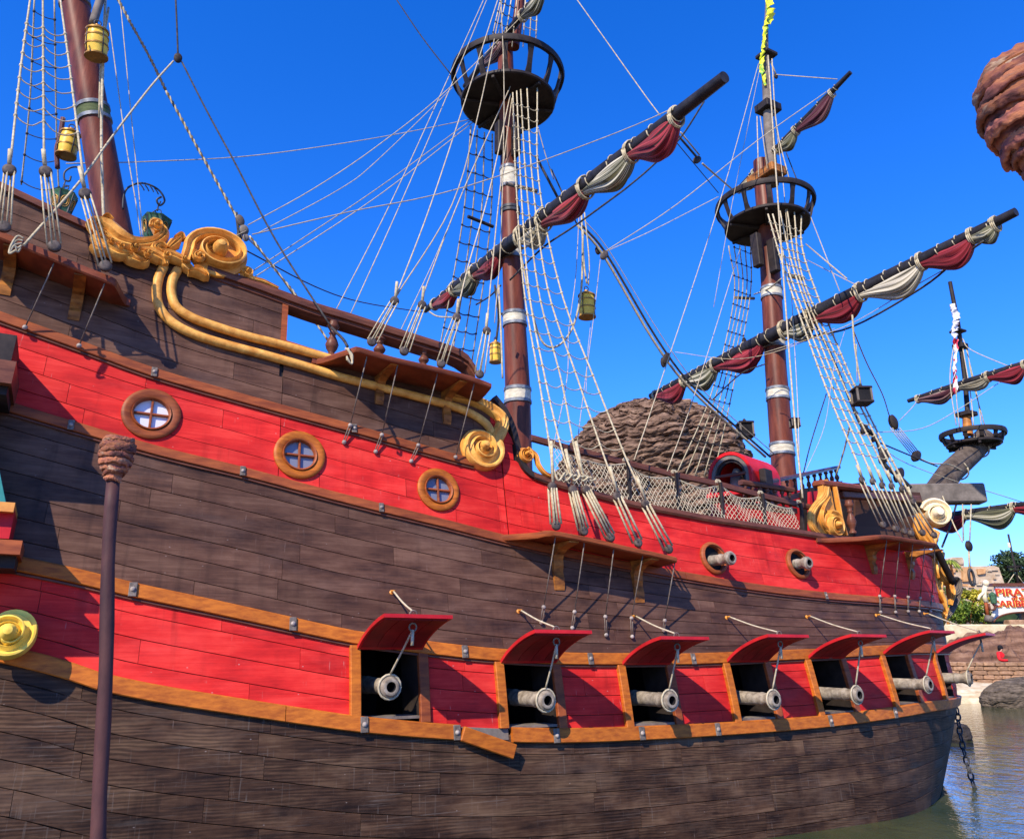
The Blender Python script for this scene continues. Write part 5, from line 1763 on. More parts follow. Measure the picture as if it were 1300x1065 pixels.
# bow hawse lip
# ------------------------------------------------------------------ quarter gallery at the left edge
def gal_box(s0, s1, z0, z1, W, mat, name, parent, bev=.03, W0=0.0, s1t=None):
    s1t = s1 if s1t is None else s1t
    A = [hull(s0, z0, W0 - .02), hull(s1, z0, W0 - .02), hull(s1, z0, W), hull(s0, z0, W), hull(s0, z1, W0 - .02), hull(s1t, z1, W0 - .02), hull(s1t, z1, W), hull(s0, z1, W)]
    m = MB(); m.add(A, [(0, 1, 2, 3), (4, 5, 6, 7), (0, 1, 5, 4), (1, 2, 6, 5), (2, 3, 7, 6), (3, 0, 4, 7)])
    return m.build(name, MAT[mat], parent)
WG = .75
gs, gz1 = hit(22, 462, WG + .12); _, gz0 = hit(22, 488, WG + .12)
def gx(px, py, W): return hit(px, py, W)
GP = SHIP
a = gx(21, 459, .92); b = gx(22, 488, .92)
sR = a[0]
gal_box(sR - 4, sR, b[1], a[1], .92, 'rail_wood', 'gallery_cornice', GP)
gal_box(sR - 4, sR - .06, a[1], a[1] + .35, .80, 'dark_wood', 'gallery_roof', GP)
gal_box(sR - 4, sR - .03, b[1] - .10, b[1], .80, 'dark_wood', 'gallery_moulding', GP)
t_ = gx(9, 600, .62)
gal_box(sR - 4, gx(9, 638, .55)[0], gx(9, 642, .55)[1], b[1] - .12, .55, 'teal', 'gallery_wall', GP, s1t=gx(-22, 520, .55)[0])
r_ = gx(17, 660, .72)
zz = [gx(0, y, .7)[1] for y in (632, 642, 676, 680, 700)]
gal_box(sR - 4, gx(19, 640, .80)[0], gx(19, 650, .8)[1], gx(19, 638, .8)[1], .80, 'gold_dark', 'gallery_moulding', GP)
gal_box(sR - 4, gx(16, 662, .68)[0], gx(16, 684, .68)[1], gx(16, 648, .68)[1], .68, 'lid_red', 'gallery_wall', GP)
gal_box(sR - 4, gx(28, 690, .82)[0], gx(28, 704, .82)[1], gx(28, 686, .82)[1], .82, 'trim_wood', 'gallery_moulding', GP)
gal_box(sR - 4, gx(20, 712, .62)[0], gx(20, 722, .62)[1], gx(28, 702, .62)[1], .66, 'dark_wood', 'gallery_moulding', GP)
q = scroll((11, 808), .255, 1.4, .4, -1, .13, off=.26, h=.13, boss=.27, mat='gold_yellow')
q["label"] = "big yellow gilt scroll boss standing out from the gun deck"
m = MB(); s_, z_ = hit(14, 808, .26); o_, t_, n_, u_ = surf_frame(s_, z_, 0)
m.lathe([(.17, -.02), (.19, .1), (.215, .2), (.21, .25)], o_, n_, 28); m.build("scroll_base", MAT['gold_yellow'], q, 40)
# further trim of the stern at the left edge
hull_sweep(S_A, gx(24, 707, .1)[0], lambda s: W3(s) + .02, rsec(.14, .12), mat='trim_wood', name='trim_board')

# ------------------------------------------------------------------ flags
def ribbon(pts, v, w, mat, name, label=None, n=8, tw=1.3):
    P = rope_pts(pts, v, v, n); F = []
    L = len(P)
    rows = []; uv = []
    for i, p in enumerate(P):
        a = tw * i * .35; kq = depth(p) / FPX
        ww = np.interp(i / (L - 1), np.linspace(0, 1, len(w)), w) * kq
        e = U * math.cos(a) + N0 * math.sin(a)
        rows.append([p + e * ww * x + np.cross(e, ZU) * ww * .5 * math.sin(x * 5 + i) for x in np.linspace(-.5, .5, 5)]); uv.append([(i * .1, x) for x in range(5)])
    m = MB(); m.grid(rows, uv)
    o = m.build(name, MAT[mat], SHIP, smooth=True)
    md = o.modifiers.new("thick", 'SOLIDIFY'); md.thickness = .012
    if label: o["label"] = label
    return o
t = Mt('pennant_yellow', .6); c_ = t.noise(t.coord("Object", (1, 1, 1)), 1.6, 2); t.color(t.ramp(c_, [(.42, (.72, .78, .02)), (.58, (.85, .80, .03)), (.62, (.10, .50, .10)), (.70, (.8, .8, .05))]))
t = Mt('flag_white', .6); c_ = t.noise(t.coord("Object", (1, 1, 1)), 2.2, 2); t.color(t.ramp(c_, [(.5, (.72, .70, .72)), (.56, (.70, .68, .70)), (.58, (.50, .02, .05)), (.68, (.6, .03, .06))]))
ribbon([(975, -30), (976, 0), (979, 18), (973, 32), (971, 50), (968, 68), (967, 84), (969, 96), (972, 109)], .35, [7, 8, 10, 8, 6, 7, 6, 5, 2], 'pennant_yellow', "pennant", "yellow and green pennant wound round the fore topmast")
ribbon([(1209, 386), (1213, 400), (1214, 412), (1211, 420), (1214, 440), (1212, 470), (1213, 500)], .2, [5, 8, 7, 9, 7, 5, 6], 'flag_white', "flag", "white and red flag wound round the bowsprit topmast")
# ------------------------------------------------------------------ lanterns
def drum_lantern(px, py, v, hw, hh, label, tilt=(0, 0), glass='lantern_amber'):
    c = on_plane(px, py, v); k = depth(c) / FPX; r = hw * k; h = hh * k
    root = empty("lantern", tuple(c - ZU * h), label, "lantern", "barrel lanterns hung in the rigging")
    up = unit(ZU + U * tilt[0] + N0 * tilt[1])
    m = MB(); m.lathe([(r * .92, -h * .82), (r * 1.0, -h * .4), (r * 1.02, 0), (r * 1.0, h * .35), (r * .9, h * .62)], c, up, 20)
    m.build("lantern_drum", MAT[glass], root, 50)
    m = MB(); m.lathe([(r * .9, h * .6), (r * .98, h * .66), (r * .7, h * .8), (r * .3, h * .88), (r * .25, h * 1.0), (.001, h * 1.02)], c, up, 20); m.build("lantern_cap", MAT['lantern_brass'], root, 40)
    for q in (-.84, -.25, .25, .62):
        m = MB(); m.lathe([(r * .98, q * h - .012), (r * 1.07, q * h - .012), (r * 1.07, q * h + .012), (r * .98, q * h + .012)], c, up, 20); m.build("lantern_hoop", MAT['lantern_brass'], root, 30)
    e = unit(np.cross(up, N0))
    for a in range(4):
        d = e * math.cos(a * math.pi / 2 + .5) + np.cross(up, e) * math.sin(a * math.pi / 2 + .5)
        m = MB(); m.tube([c + d * r * 1.03 - up * h * .84, c + d * r * 1.06, c + d * r * .98 + up * h * .64], .009, 5); m.build("lantern_stay", MAT['iron'], root, smooth=True, fix=False)
    m = MB(); m.tube([c + up * (h * 1.0) + (e * math.cos(a) + up * (math.sin(a) + .8)) * r * .3 for a in np.linspace(0, 6.28, 13)], .01, 5, cap=False); m.build("lantern_ring", MAT['iron'], root, smooth=True, fix=False)
drum_lantern(123, 54, 1.2, 13, 24, "bright amber drum lantern at the very top beside the mizzen mast", (-.12, .1))
drum_lantern(87, 182, -.5, 11.5, 22, "orange drum lantern half hidden behind the mizzen shrouds")
drum_lantern(745, 387, 1.1, 10.5, 20, "amber drum lantern hanging free right of the main mast")
drum_lantern(629, 447, .9, 7.5, 16, "small amber drum lantern close against the left of the main mast")
def box_lantern(px, py, v, hw, label, glass='black', mat='dark_wood', rot=.5):
    c = on_plane(px, py, v); k = depth(c) / FPX; r = hw * k
    root = empty("box_lantern", tuple(c - ZU * r), label, "lantern", "square dark lanterns in the fore rigging")
    ax = (U * math.cos(rot) + N0 * math.sin(rot), -U * math.sin(rot) + N0 * math.cos(rot), ZU)
    m = MB(); m.box(c, ax, (r * 1.5, r * 1.5, r * 1.5), .01); m.build("lantern_glass", MAT[glass], root)
    for z in (-1, 1):
        m = MB(); m.box(c + ZU * r * .85 * z, ax, (r * 1.95, r * 1.95, r * .3), .015); m.build("lantern_plate", MAT[mat], root)
    for a in (-1, 1):
        for b in (-1, 1):
            m = MB(); m.box(c + ax[0] * a * r * .8 + ax[1] * b * r * .8, ax, (r * .22, r * .22, r * 1.5), .004); m.build("lantern_post", MAT['grey_timber'], root)
    m = MB(); m.lathe([(r * .8, r), (r * .3, r * 1.2), (r * .1, r * 1.5), (.001, r * 1.55)], c, ZU, 8); m.build("lantern_cap", MAT[mat], root)
box_lantern(1094, 503, 2.6, 11, "dark square lantern on ropes right of the fore mast")
box_lantern(946, 546, -1.0, 10, "dark square lantern left of the fore mast above the red hood")
box_lantern(1009, 537, .9, 6, "tiny dark lantern touching the right side of the fore mast")
def green_lantern(px, py, v, hw, hh, label, rot):
    c = on_plane(px, py, v); k = depth(c) / FPX; r = hw * k; h = hh * k
    root = empty("ornate_lantern", tuple(c - ZU * h), label, "lantern", "ornate green lanterns on the poop")
    P = []
    for z, q in ((-1, .62), (-.85, .7), (.45, 1.0), (.6, 1.08), (.68, .9), (.9, .35), (1.0, .1)):
        P.append((r * q, z * h))
    m = MB(); m.lathe(P, c, ZU, 6, ref=U * math.cos(rot) + N0 * math.sin(rot)); m.build("lantern_case", MAT['lantern_green'], root)
    for a in range(6):
        t = 2 * math.pi * (a + .5) / 6
        e1 = np.cross(ZU, unit(U * math.cos(rot) + N0 * math.sin(rot))); e2 = np.cross(ZU, e1)
        d = e1 * math.cos(t) + e2 * math.sin(t); s = np.cross(ZU, d)
        pc = c + d * (r * .76) - ZU * h * .18
        up = unit(ZU + d * .23)
        for sc in (.32, .2):
            m = MB(); m.tube([pc + (s * math.cos(b) + up * math.sin(b) * 1.5) * r * sc for b in np.linspace(0, 6.28, 15)], .008, 5, cap=False); m.build("lantern_tracery", MAT['lantern_brass'], root, smooth=True, fix=False)
        d2 = e1 * math.cos(t + math.pi / 6) + e2 * math.sin(t + math.pi / 6)
        m = MB(); m.tube([c + d2 * r * .7 - ZU * h * .88, c + d2 * r * 1.02 + ZU * h * .48], .010, 5); m.build("lantern_rib", MAT['iron'], root)
    m = MB(); m.tube([c + ZU * h * 1.15 + (U * math.cos(b) + ZU * math.sin(b)) * r * .2 for b in np.linspace(0, 6.28, 11)], .008, 5, cap=False); m.build("lantern_ring", MAT['iron'], root, smooth=True, fix=False)
green_lantern(80, 257, 1.6, 15, 19, "green ornate lantern left of the mizzen mast above the poop rail", .3)
green_lantern(198, 288, .9, 17, 19, "green ornate lantern right of the mizzen mast on an iron arm", .8)
for pts, v, hw in (([(156, 266), (157, 250), (162, 239), (176, 233), (190, 235), (203, 243), (209, 255), (203, 261), (199, 254), (205, 250)], .9, 1.3),
                   ([(204, 256), (201, 262), (200, 268)], .9, .9), ([(182, 277), (192, 271), (200, 266)], .9, .8),
                   ([(105, 222), (100, 213), (90, 213), (82, 219), (82, 228), (88, 230), (90, 224)], 1.5, 1.2), ([(83, 230), (80, 238)], 1.5, .9), ([(66, 246), (76, 240), (88, 236)], 1.5, .8)):
    rope_px(pts, v, v, hw, 'iron', 'lantern_arm')
for x, y in ((178, 234), (184, 235), (190, 236), (196, 239)):
    rope_px([(x, y), (x + 3, y + 4), (x + 5, y + 8)], .9, .9, .8, 'iron', 'lantern_arm')
# furled gaff cloth and small bits beside the mizzen mast
rope_px([(130, -8), (124, 10), (118, 30)], 1.0, 1.1, 5.0, 'grey_timber', 'furled_gaff', sides=9)
rope_px([(80, 150), (76, 175), (72, 190), (73, 214)], -.6, -.6, 3.0, 'cloth_dark', 'furled_gaff', sides=9)

# ------------------------------------------------------------------ torches wrapped in cloth
t = Mt('wrap', .8, .2); co = t.coord("Object", (1, 1, 3), True)
f = t.noise(co, 9, 5, .6, .4)
col = t.ramp(f, [(.32, (.05, .025, .022)), (.43, (.20, .07, .055)), (.53, (.36, .135, .06)), (.60, (.22, .10, .065)), (.68, (.42, .29, .18)), (.78, (.10, .05, .06))])
v_ = t.math('ADD', t.math('MULTIPLY', t.rnd(), .7), .6); hv = t.n("HueSaturation"); t.l(col, hv.inputs["Color"]); t.l(v_, hv.inputs["Value"]); t.color(hv.outputs[0])
t.bump(t.noise(co, 30, 4, .7), .6, .006)
simple_mat('pole_paint', (.035, .016, .018), (.085, .036, .032), 5, .62, (1, 1, .4), .4, c3=(.16, .07, .05))
def torch(head_px, half, Y, shaft_bottom_px, label, seed, zground, hs=1.0, n_w=9):
    rg = random.Random(seed)
    c = at_depth(head_px[0], head_px[1], Y); k = depth(c) / FPX; r = half * k
    root = empty("torch_post", (c[0] - .0, c[1], zground), label, "torch post", "wrapped torch posts along the quay")
    H = r * 2.55 * hs
    # silhouette: rounded top, widest above the middle, narrowing to the pole
    prof = [(0, .42), (.06, .45), (.16, .56), (.27, .68), (.38, .82), (.5, .95), (.62, 1.0), (.74, 1.0), (.86, .97), (.95, .86), (1.0, .6)]
    def R_(t_): return float(np.interp(t_, [a for a, b in prof], [b for a, b in prof])) * r
    m = MB(); m.lathe([(R_(t_) * .9, H * (t_ - .5)) for t_ in np.linspace(0, 1, 14)], c, ZU, 24); m.build("torch_core", MAT['wrap'], root, True)
    for i in range(n_w):
        t0 = (i + .5) / n_w
        ph = rg.uniform(0, 6.28); th = H / n_w * rg.uniform(.55, .85); tl = rg.uniform(-.09, .09) * r * 2
        P = []; n = 130
        rows = []
        for j in range(n):
            a = 2 * math.pi * j / n
            z = H * (t0 - .5) + tl * math.sin(a + ph) + .04 * r * math.sin(3 * a + ph * 2)
            rr = R_(min(1, max(0, t0 + tl * math.sin(a + ph) / H)))
            e = U * math.cos(a) + N0 * math.sin(a)
            row = []
            for q in range(16):
                b = 2 * math.pi * q / 16
                wob = 1 + .55 * mnoise.noise(Vector((math.cos(a) * 2.2 + i * 7, math.sin(a) * 2.2, math.cos(b) * .8 + seed))) + .4 * mnoise.noise(Vector((math.cos(a) * 7 + i * 3, math.sin(a) * 7, b)))
                wob += .30 * mnoise.noise(Vector((math.cos(a) * 19 + i * 5, math.sin(a) * 19, b * 1.5))) + .16 * mnoise.noise(Vector((math.cos(a) * 45, math.sin(a) * 45 + i, b * 3)))
                row.append(c + e * (rr * .93 + th * .32 * wob * math.cos(b)) + ZU * (z + th * .68 * wob * math.sin(b)))
            row.append(row[0]); rows.append(row)
        m = MB(); m.grid(rows, closed_u=True); m.build("torch_wrap", MAT['wrap'], root, smooth=True)
    # straw end of the wrap
    m = MB(); m.lathe([(r * .8, H * .44), (r * .66, H * .5), (r * .3, H * .54), (.001, H * .55)], c, ZU, 20); m.build("torch_top", MAT['wrap'], root, True)
    bot = shaft_bottom_px
    rb = r * .37
    P = []
    A = c - ZU * H * .48
    if bot[0] > 5:
        G = at_depth(bot[0], bot[1], Y); q = (A[2] - zground) / (A[2] - G[2]); B = A + (G - A) * q
    else: B = np.array([A[0] + bot[0], A[1] + bot[1], zground])
    for i in range(15):
        q = i / 14
        p = A + (B - A) * q
        P.append(p + np.array([.008 * math.sin(q * 11 + seed), .008 * math.cos(q * 9), 0]))
    m = MB(); m.tube(P, [rb * (1 + .10 * math.sin(i * 1.7) * .5 + .05 * i / 14) for i in range(15)], 14); m.build("torch_pole", MAT['pole_paint'], root, smooth=True)
    m = MB(); m.lathe([(rb * 2.2, 0), (rb * 2.2, .03), (rb * 1.5, .06), (rb * 1.1, .14)], B, ZU, 16); m.build("torch_foot", MAT['iron'], root, 40)
QZ = .85
torch((147, 584), 21.5, 5.6, (128.5, 975), "slim dark torch post with brown wrapped head standing before the hull", 3, QZ, 1.0, 8)
torch((1328, 154), 75, 1.55, (.03, 0), "big close rust-red wrapped torch head at the upper right edge", 12, QZ, .84, 8)

# ------------------------------------------------------------------ water, quay and ground
YB = float(at_height(1250, 893, 0)[1])
print("bank at", YB)
t = Mt('water', .04, .5); t.b.inputs["IOR"].default_value = 1.33
co = t.coord("Object", (1, 1, 1), False)
mpn = t.n("Mapping"); mpn.inputs["Scale"].default_value = (1, .7, 1); t.l(co, mpn.inputs[0])
t.color(t.ramp(t.noise(mpn.outputs[0], .4, 3), [(.4, (.030, .045, .018)), (.6, (.060, .070, .028))]))
t.bump(t.noise(mpn.outputs[0], 2.2, 4, .55, .6), .35, .08)
t.bump(t.noise(mpn.outputs[0], 9, 3, .5), .25, .03)
m = MB(); m.grid([[(x, y, 0) for y in (5, YB * .5, YB + 6)] for x in (-400, 0, 400)])
o = m.build("water", MAT['water']); tag(o, kind="structure")
# quay
t = Mt('quay_stone', .8, .3); co = t.coord("Object", (1, 1, 1), False)
br = t.n("TexBrick"); br.inputs["Scale"].default_value = 1.6; br.inputs["Color1"].default_value = (.22, .17, .13, 1); br.inputs["Color2"].default_value = (.15, .12, .10, 1); br.inputs["Mortar"].default_value = (.06, .05, .045, 1); t.l(co, br.inputs["Vector"])
t.color(t.mix(t.noise(co, 6, 4), br.outputs["Color"], (.28, .22, .17))); t.bump(t.noise(co, 20, 4), .4, .01)
m = MB(); m.box((0, -17, QZ - 1), np.eye(3), (160, 46.6, 2), .04); o = m.build("quay", MAT['quay_stone']); tag(o, kind="structure")
simple_mat('earth', (.10, .085, .05), (.20, .16, .10), .3, .9, (1, 1, 1), .3, .02)
m = MB(); N_ = 14
m.grid([[(x, y, .6 + .25 * math.sin(x * .13 + y * .2)) for y in (YB + 5, YB + 12, YB + 25, YB + 60, YB + 250, YB + 900)] for x in np.linspace(-900, 900, 60)])
o = m.build("ground", MAT['earth'], smooth=True); tag(o, kind="structure")

# ------------------------------------------------------------------ rocks
def fbm(x, y, z, o=4):
    s_ = 0; a = 1
    for i in range(o):
        s_ += a * mnoise.noise(Vector((x, y, z))); x *= 2.07; y *= 2.07; z *= 2.07; a *= .5
    return s_
def rock_mat(name, c1, c2, c3, sc=1.0):
    t = Mt(name, .85, .2); co = t.coord("Object", (sc * .6, sc * .6, sc * 5), False)
    f = t.noise(co, 1.6, 6, .65, .5)
    g = t.noise(t.coord("Object", (sc, sc, sc), False), 3, 5)
    col = t.ramp(t.math('ADD', t.math('MULTIPLY', f, .65), t.math('MULTIPLY', g, .35)), [(.36, c1), (.5, c2), (.64, c3)])
    t.color(col); t.bump(f, .8, .05 / sc); t.bump(t.noise(t.coord("Object", (sc, sc, sc), False), 14, 4), .5, .02 / sc)
    return t.m
rock_mat('strata_rock', (.035, .02, .013), (.14, .083, .052), (.29, .19, .125), .9)
rock_mat('grey_rock', (.03, .024, .018), (.09, .07, .05), (.17, .135, .10), 1.6)
rock_mat('mound_rock', (.07, .035, .02), (.17, .09, .055), (.27, .16, .10), .5)
rock_mat('dark_rock', (.015, .012, .01), (.035, .028, .024), (.06, .05, .045), 2)
rock_mat('pale_rock', (.36, .27, .15), (.56, .46, .30), (.68, .60, .44), .8)
def strata_rock(name, prof, cxy, ecc, mat, label, cat, lay=.28, amp=.10, tilt=(.0, .0), seed=0, na=260, nz=230, rot=0.0, z0=0, fine=.05):
    """prof: (height, radius) from the foot up"""
    zs = [p[0] for p in prof]; rs = [p[1] for p in prof]
    L = [0]
    for i in range(1, len(prof)): L.append(L[-1] + math.hypot(zs[i] - zs[i - 1], rs[i] - rs[i - 1]))
    P = []
    scl = max(rs)
    for j in range(nz + 1):
        l = L[-1] * j / nz
        z = np.interp(l, L, zs); r = np.interp(l, L, rs)
        row = []
        for i in range(na):
            a = 2 * math.pi * i / na
            ca, sa = math.cos(a), math.sin(a)
            zz = z + tilt[0] * ca * r + tilt[1] * sa * r
            w_ = zz / lay + .9 * fbm(ca * 1.1 + seed, sa * 1.1, z * .2 / lay * .1, 3) + .35 * fbm(ca * 4 + seed, sa * 4, zz * .5, 2)
            q = w_ - math.floor(w_)
            lv = math.floor(w_)
            ledge = (1 - (1 - min(1, q / .75)) ** 2) if q < .75 else 1 - ((q - .75) / .25) ** 1.5
            h_ = mnoise.noise(Vector((lv * 3.7 + seed, ca * 2.2, sa * 2.2))) * .9 + .5
            k_ = scl * .16
            cr = 0
            for (fh, fz, am) in ((1.1, .32, .42), (2.4, .14, .30), (5.5, .06, .16)):
                nn_ = abs(mnoise.noise(Vector((ca * fh * k_ * 1.5 + seed * 3, sa * fh * k_ * 1.5, zz / (lay * fz * 7) + .6 * mnoise.noise(Vector((ca * 3, sa * 3, z)))))))
                cr += am * min(1.0, nn_ * 9.0)
            d = amp * (.30 * ledge * (.3 + h_) + .95 * cr) + fine * fbm(ca * 9 + seed, sa * 9, zz * 6, 4) * scl * .15 + .09 * scl * fbm(ca * 1.5, sa * 1.5 + seed, z / scl, 3)
            rr = max(.0, r + (d - amp * .5) * min(1, r / (scl * .3)))
            zz2 = z + .04 * scl * fbm(ca * 2 + seed + 5, sa * 2, z * .4, 3) * min(1, r / scl + .2) + .02 * scl * fbm(ca * 9, sa * 9 + seed, z, 2)
            row.append((cxy[0] + (ca * math.cos(rot) - sa * math.sin(rot) * ecc) * rr, cxy[1] + (ca * math.sin(rot) + sa * math.cos(rot) * ecc) * rr, z0 + zz2))
        row.append(row[0]); P.append(row)
    m = MB(); m.grid(P)
    o = m.build(name, MAT[mat], smooth=False)
    return tag(o, label, cat)
YR = 34.0
cR = at_depth(838, 600, YR)
def zr(y): return float(at_depth(838, y, YR)[2])
kR = depth(at_depth(838, 560, YR)) / FPX
strata_rock("rock_formation", [(-1, 5.2), (zr(700), 5.0), (zr(640), 124 * kR), (zr(600), 120 * kR), (zr(575), 114 * kR), (zr(553), 102 * kR), (zr(535), 86 * kR), (zr(518), 68 * kR), (zr(506), 48 * kR), (zr(500), 26 * kR), (zr(498), 1 * kR)], (cR[0], cR[1] + 1.5), .9, 'strata_rock', "huge layered brown rock dome rising behind the waist of the ship", "rock", lay=.36, amp=.62, tilt=(-.10, .05), seed=3, na=340, nz=360, fine=.09)

# far bank
def bank_x(px, y, Y): return float(at_depth(px, y, Y)[0])
def strip(name, rows, mat, kind="structure", smooth=True, jit=.0, n=80, x0=-60, x1=130):
    """rows: (Y, z) profile across the bank, swept along X"""
    m = MB(); P = []
    for x in np.linspace(x0, x1, n * 2):
        P.append([(x, Y + jit * 3 * fbm(x * .15, Y, 0, 3), z + jit * fbm(x * .3, Y * .3, 7, 4)) for Y, z in rows])
    m.grid(P); o = m.build(name, MAT[mat], smooth=smooth); tag(o, kind=kind); return o
zw0 = float(at_depth(1250, 868, YB + 3)[2]); zw1 = float(at_depth(1250, 840, YB + 3)[2])
strip("sand_bank", [(YB - .6, -.5), (YB - .1, -.05), (YB + .3, .35), (YB + 1.2, .75), (YB + 2.2, zw0 + .05), (YB + 3.4, zw0 + .1), (YB + 6, .7)], 'pale_rock', jit=.14)
# dry stone wall, stones laid one by one
wall = empty("stone_wall", (bank_x(1255, 860, YB + 3), YB + 3.2, zw0), "low brown dry stone wall between the sandy bank and the rock mound", "wall")
xa, xb = bank_x(1195, 860, YB + 3), bank_x(1325, 860, YB + 3)
m = MB(); m.box(((xa + xb) / 2, YB + 3.35, (zw0 + zw1) / 2 - .1), np.eye(3), (xb - xa + 10, .5, zw1 - zw0 + .12), .02); m.build("wall_core", MAT['mound_rock'], wall)
simple_mat('wall_stone', (.20, .11, .06), (.36, .22, .13), 3, .85, (1, 1, 1), .5, .02, tint=.5)
st = []
for q in range(4):
    b = MB(); b.box((0, 0, 0), np.eye(3), (1, 1, 1), .16); b.v = [(x + random.uniform(-.05, .05), y + random.uniform(-.05, .05), z + random.uniform(-.07, .07)) for x, y, z in b.v]
    st.append(b.mesh("stone", MAT['wall_stone'], centre=False)[0])
rows_n = 5; hh = (zw1 - zw0) / rows_n
for r_ in range(rows_n):
    x = xa + random.uniform(-.4, 0)
    while x < xb:
        w_ = random.uniform(.45, .95)
        inst("stone", random.choice(st), wall, Matrix.Translation(Vector((x + w_ / 2, YB + 3.1 + random.uniform(-.05, .04), zw0 + hh * (r_ + .5)))) @ Matrix.Diagonal((w_ * .97, .42, hh * .96, 1)))
        x += w_
# mound behind the wall
zm = float(at_depth(1270, 801, YB + 9)[2])
m = MB(); P = []
for x in np.linspace(bank_x(1185, 820, YB + 5), bank_x(1460, 820, YB + 5), 150):
    row = []
    u_ = (x - bank_x(1200, 820, YB + 7)) / 2.6
    e = 1 / (1 + math.exp(-u_ * 1.6))
    for q in range(40):
        tt_ = q / 39
        z = .5 + (zm - .5) * (math.sin(math.pi * .5 * min(1, tt_ * 1.25)) ** .7) * (.35 + .65 * e) + .75 * fbm(x * .55, tt_ * 3.5, 2, 6)
        row.append((x + .3 * fbm(x, tt_ * 5, 9, 2), YB + 3.7 + tt_ * 6 + .5 * fbm(x * .6, tt_ * 4, 1, 3), z))
    P.append(row)
m.grid(P); tag(m.build("rock_mound", MAT['mound_rock'], smooth=False), "reddish brown rock mound rising behind the stone wall", "rock")
# cream parapet
zp0 = float(at_depth(1250, 803, YB + 11)[2]); zp1 = float(at_depth(1250, 792.5, YB + 11)[2])
simple_mat('cream_wall', (.50, .40, .22), (.70, .60, .38), 2, .8, (1, 1, 1), .4, .02)
m = MB(); m.box((bank_x(1300, 800, YB + 11), YB + 11, (zp0 + zp1) / 2 - 1.2), np.eye(3), (24, .5, zp1 - zp0 + 2.4), .06)
tag(m.build("parapet", MAT['cream_wall']), "sunlit cream parapet of the terrace above the rock mound", "wall")
m = MB(); m.box((bank_x(1300, 800, YB + 18), YB + 27, zp0 - .6), np.eye(3), (90, 31, 1.0), .05); tag(m.build("terrace", MAT['earth']), kind="structure")
for k, (x, w_, h_) in enumerate(((1292, 22, 6),)):
    c = at_depth(x, 790, YB + 13); kk = depth(c) / FPX
    m = MB(); m.box(c, np.eye(3), (w_ * 1.3 * kk, .8, h_ * kk), .04); tag(m.build("stone_bench", MAT['wall_stone']), "low brown stone block on the terrace under the sign arch", "bench")
# boulder and rock in the water
c = at_height(1302, 897, 0)
strata_rock("boulder", [(-.6, 2.1), (0, 2.1), (.4, 2.2), (.8, 1.9), (1.15, 1.3), (1.35, .5), (1.4, .02)], (c[0] + .1, c[1]), .6, 'grey_rock', "grey layered boulder at the water's edge by the right margin", "rock", lay=.22, amp=.16, tilt=(-.25, 0), seed=8, na=150, nz=110)
c = at_height(1220, 940, 0)
strata_rock("water_rock", [(-.5, .42), (0, .43), (.2, .42), (.42, .32), (.5, .05)], (c[0], c[1] + .2), .7, 'dark_rock', "small dark rock sticking out of the water behind the anchor chain", "rock", lay=.12, amp=.06, seed=5, na=80, nz=50)

# ------------------------------------------------------------------ plants
def leaf_mat(name, a, b, c):
    t = Mt(name, .55, .3); f = t.noise(t.coord("Object", (1, 1, 1), False), 1.1, 3)
    t.color(t.ramp(f, [(.35, a), (.5, b), (.68, c)]))
    t.b.inputs["Subsurface Weight"].default_value = 0
    return t.m
leaf_mat('leaf_dark', (.018, .035, .014), (.035, .065, .022), (.07, .11, .035))
leaf_mat('leaf_green', (.05, .10, .015), (.14, .22, .025), (.34, .36, .04))
leaf_mat('leaf_yellow', (.18, .20, .02), (.42, .38, .03), (.60, .50, .06))
def foliage(name, c, rad, n, leaf, mat, parent, seed, clumps=26, elong=1.0):
    rg = random.Random(seed); m = MB(); vs = []; fs = []
    cl = []
    for i in range(clumps):
        while True:
            p = Vector((rg.uniform(-1, 1), rg.uniform(-1, 1), rg.uniform(-.9, 1)))
            if .25 < p.length < 1: break
        cl.append((p * rg.uniform(.7, 1.0), rg.uniform(.22, .42)))
    for i in range(n):
        q, r_ = rg.choice(cl)
        d = Vector((rg.gauss(0, 1), rg.gauss(0, 1), rg.gauss(0, 1))).normalized() * r_ * rg.uniform(.5, 1.05)
        p = q + d
        p = np.array([c[0] + p.x * rad[0], c[1] + p.y * rad[1], c[2] + p.z * rad[2]])
        a = unit([rg.gauss(0, 1), rg.gauss(0, 1), rg.gauss(0, .6) + .4]); b = unit(np.cross(a, [rg.gauss(0, 1), rg.gauss(0, 1), 1]))
        s_ = leaf * rg.uniform(.6, 1.3)
        k = len(vs); vs += [p - a * s_ * elong, p + b * s_ * .45, p + a * s_ * elong, p - b * s_ * .45]; fs.append((k, k + 1, k + 2, k + 3))
    m.add(vs, fs); return m.build(name, MAT[mat], parent, fix=False)
def bush(px, py, Y, hw, hh, mat, label, seed, n=1500, leaf=.10, cat="bush", el=1.0, name="bush"):
    c = at_depth(px, py, Y); k = depth(c) / FPX
    root = empty(name, (c[0], c[1], c[2] - hh * k), label, cat, "planting on the terrace")
    foliage("leaves", c, (hw * k, hw * k * .8, hh * k), n, leaf, mat, root, seed, elong=el)
    m = MB()
    for q in range(5):
        a = q * 1.3
        m.tube([(c[0], c[1], c[2] - hh * k * 1.2), (c[0] + math.cos(a) * hw * k * .3, c[1] + math.sin(a) * hw * k * .3, c[2]), (c[0] + math.cos(a) * hw * k * .6, c[1] + math.sin(a) * hw * k * .6, c[2] + hh * k * .6)], [.05, .03, .01], 5)
    m.build("stems", MAT['bracket_wood'], root)
YT = YB + 14
bush(1207, 770, YT, 15, 24, 'leaf_green', "green bush right against the gilt bow carving", 1, leaf=.12)
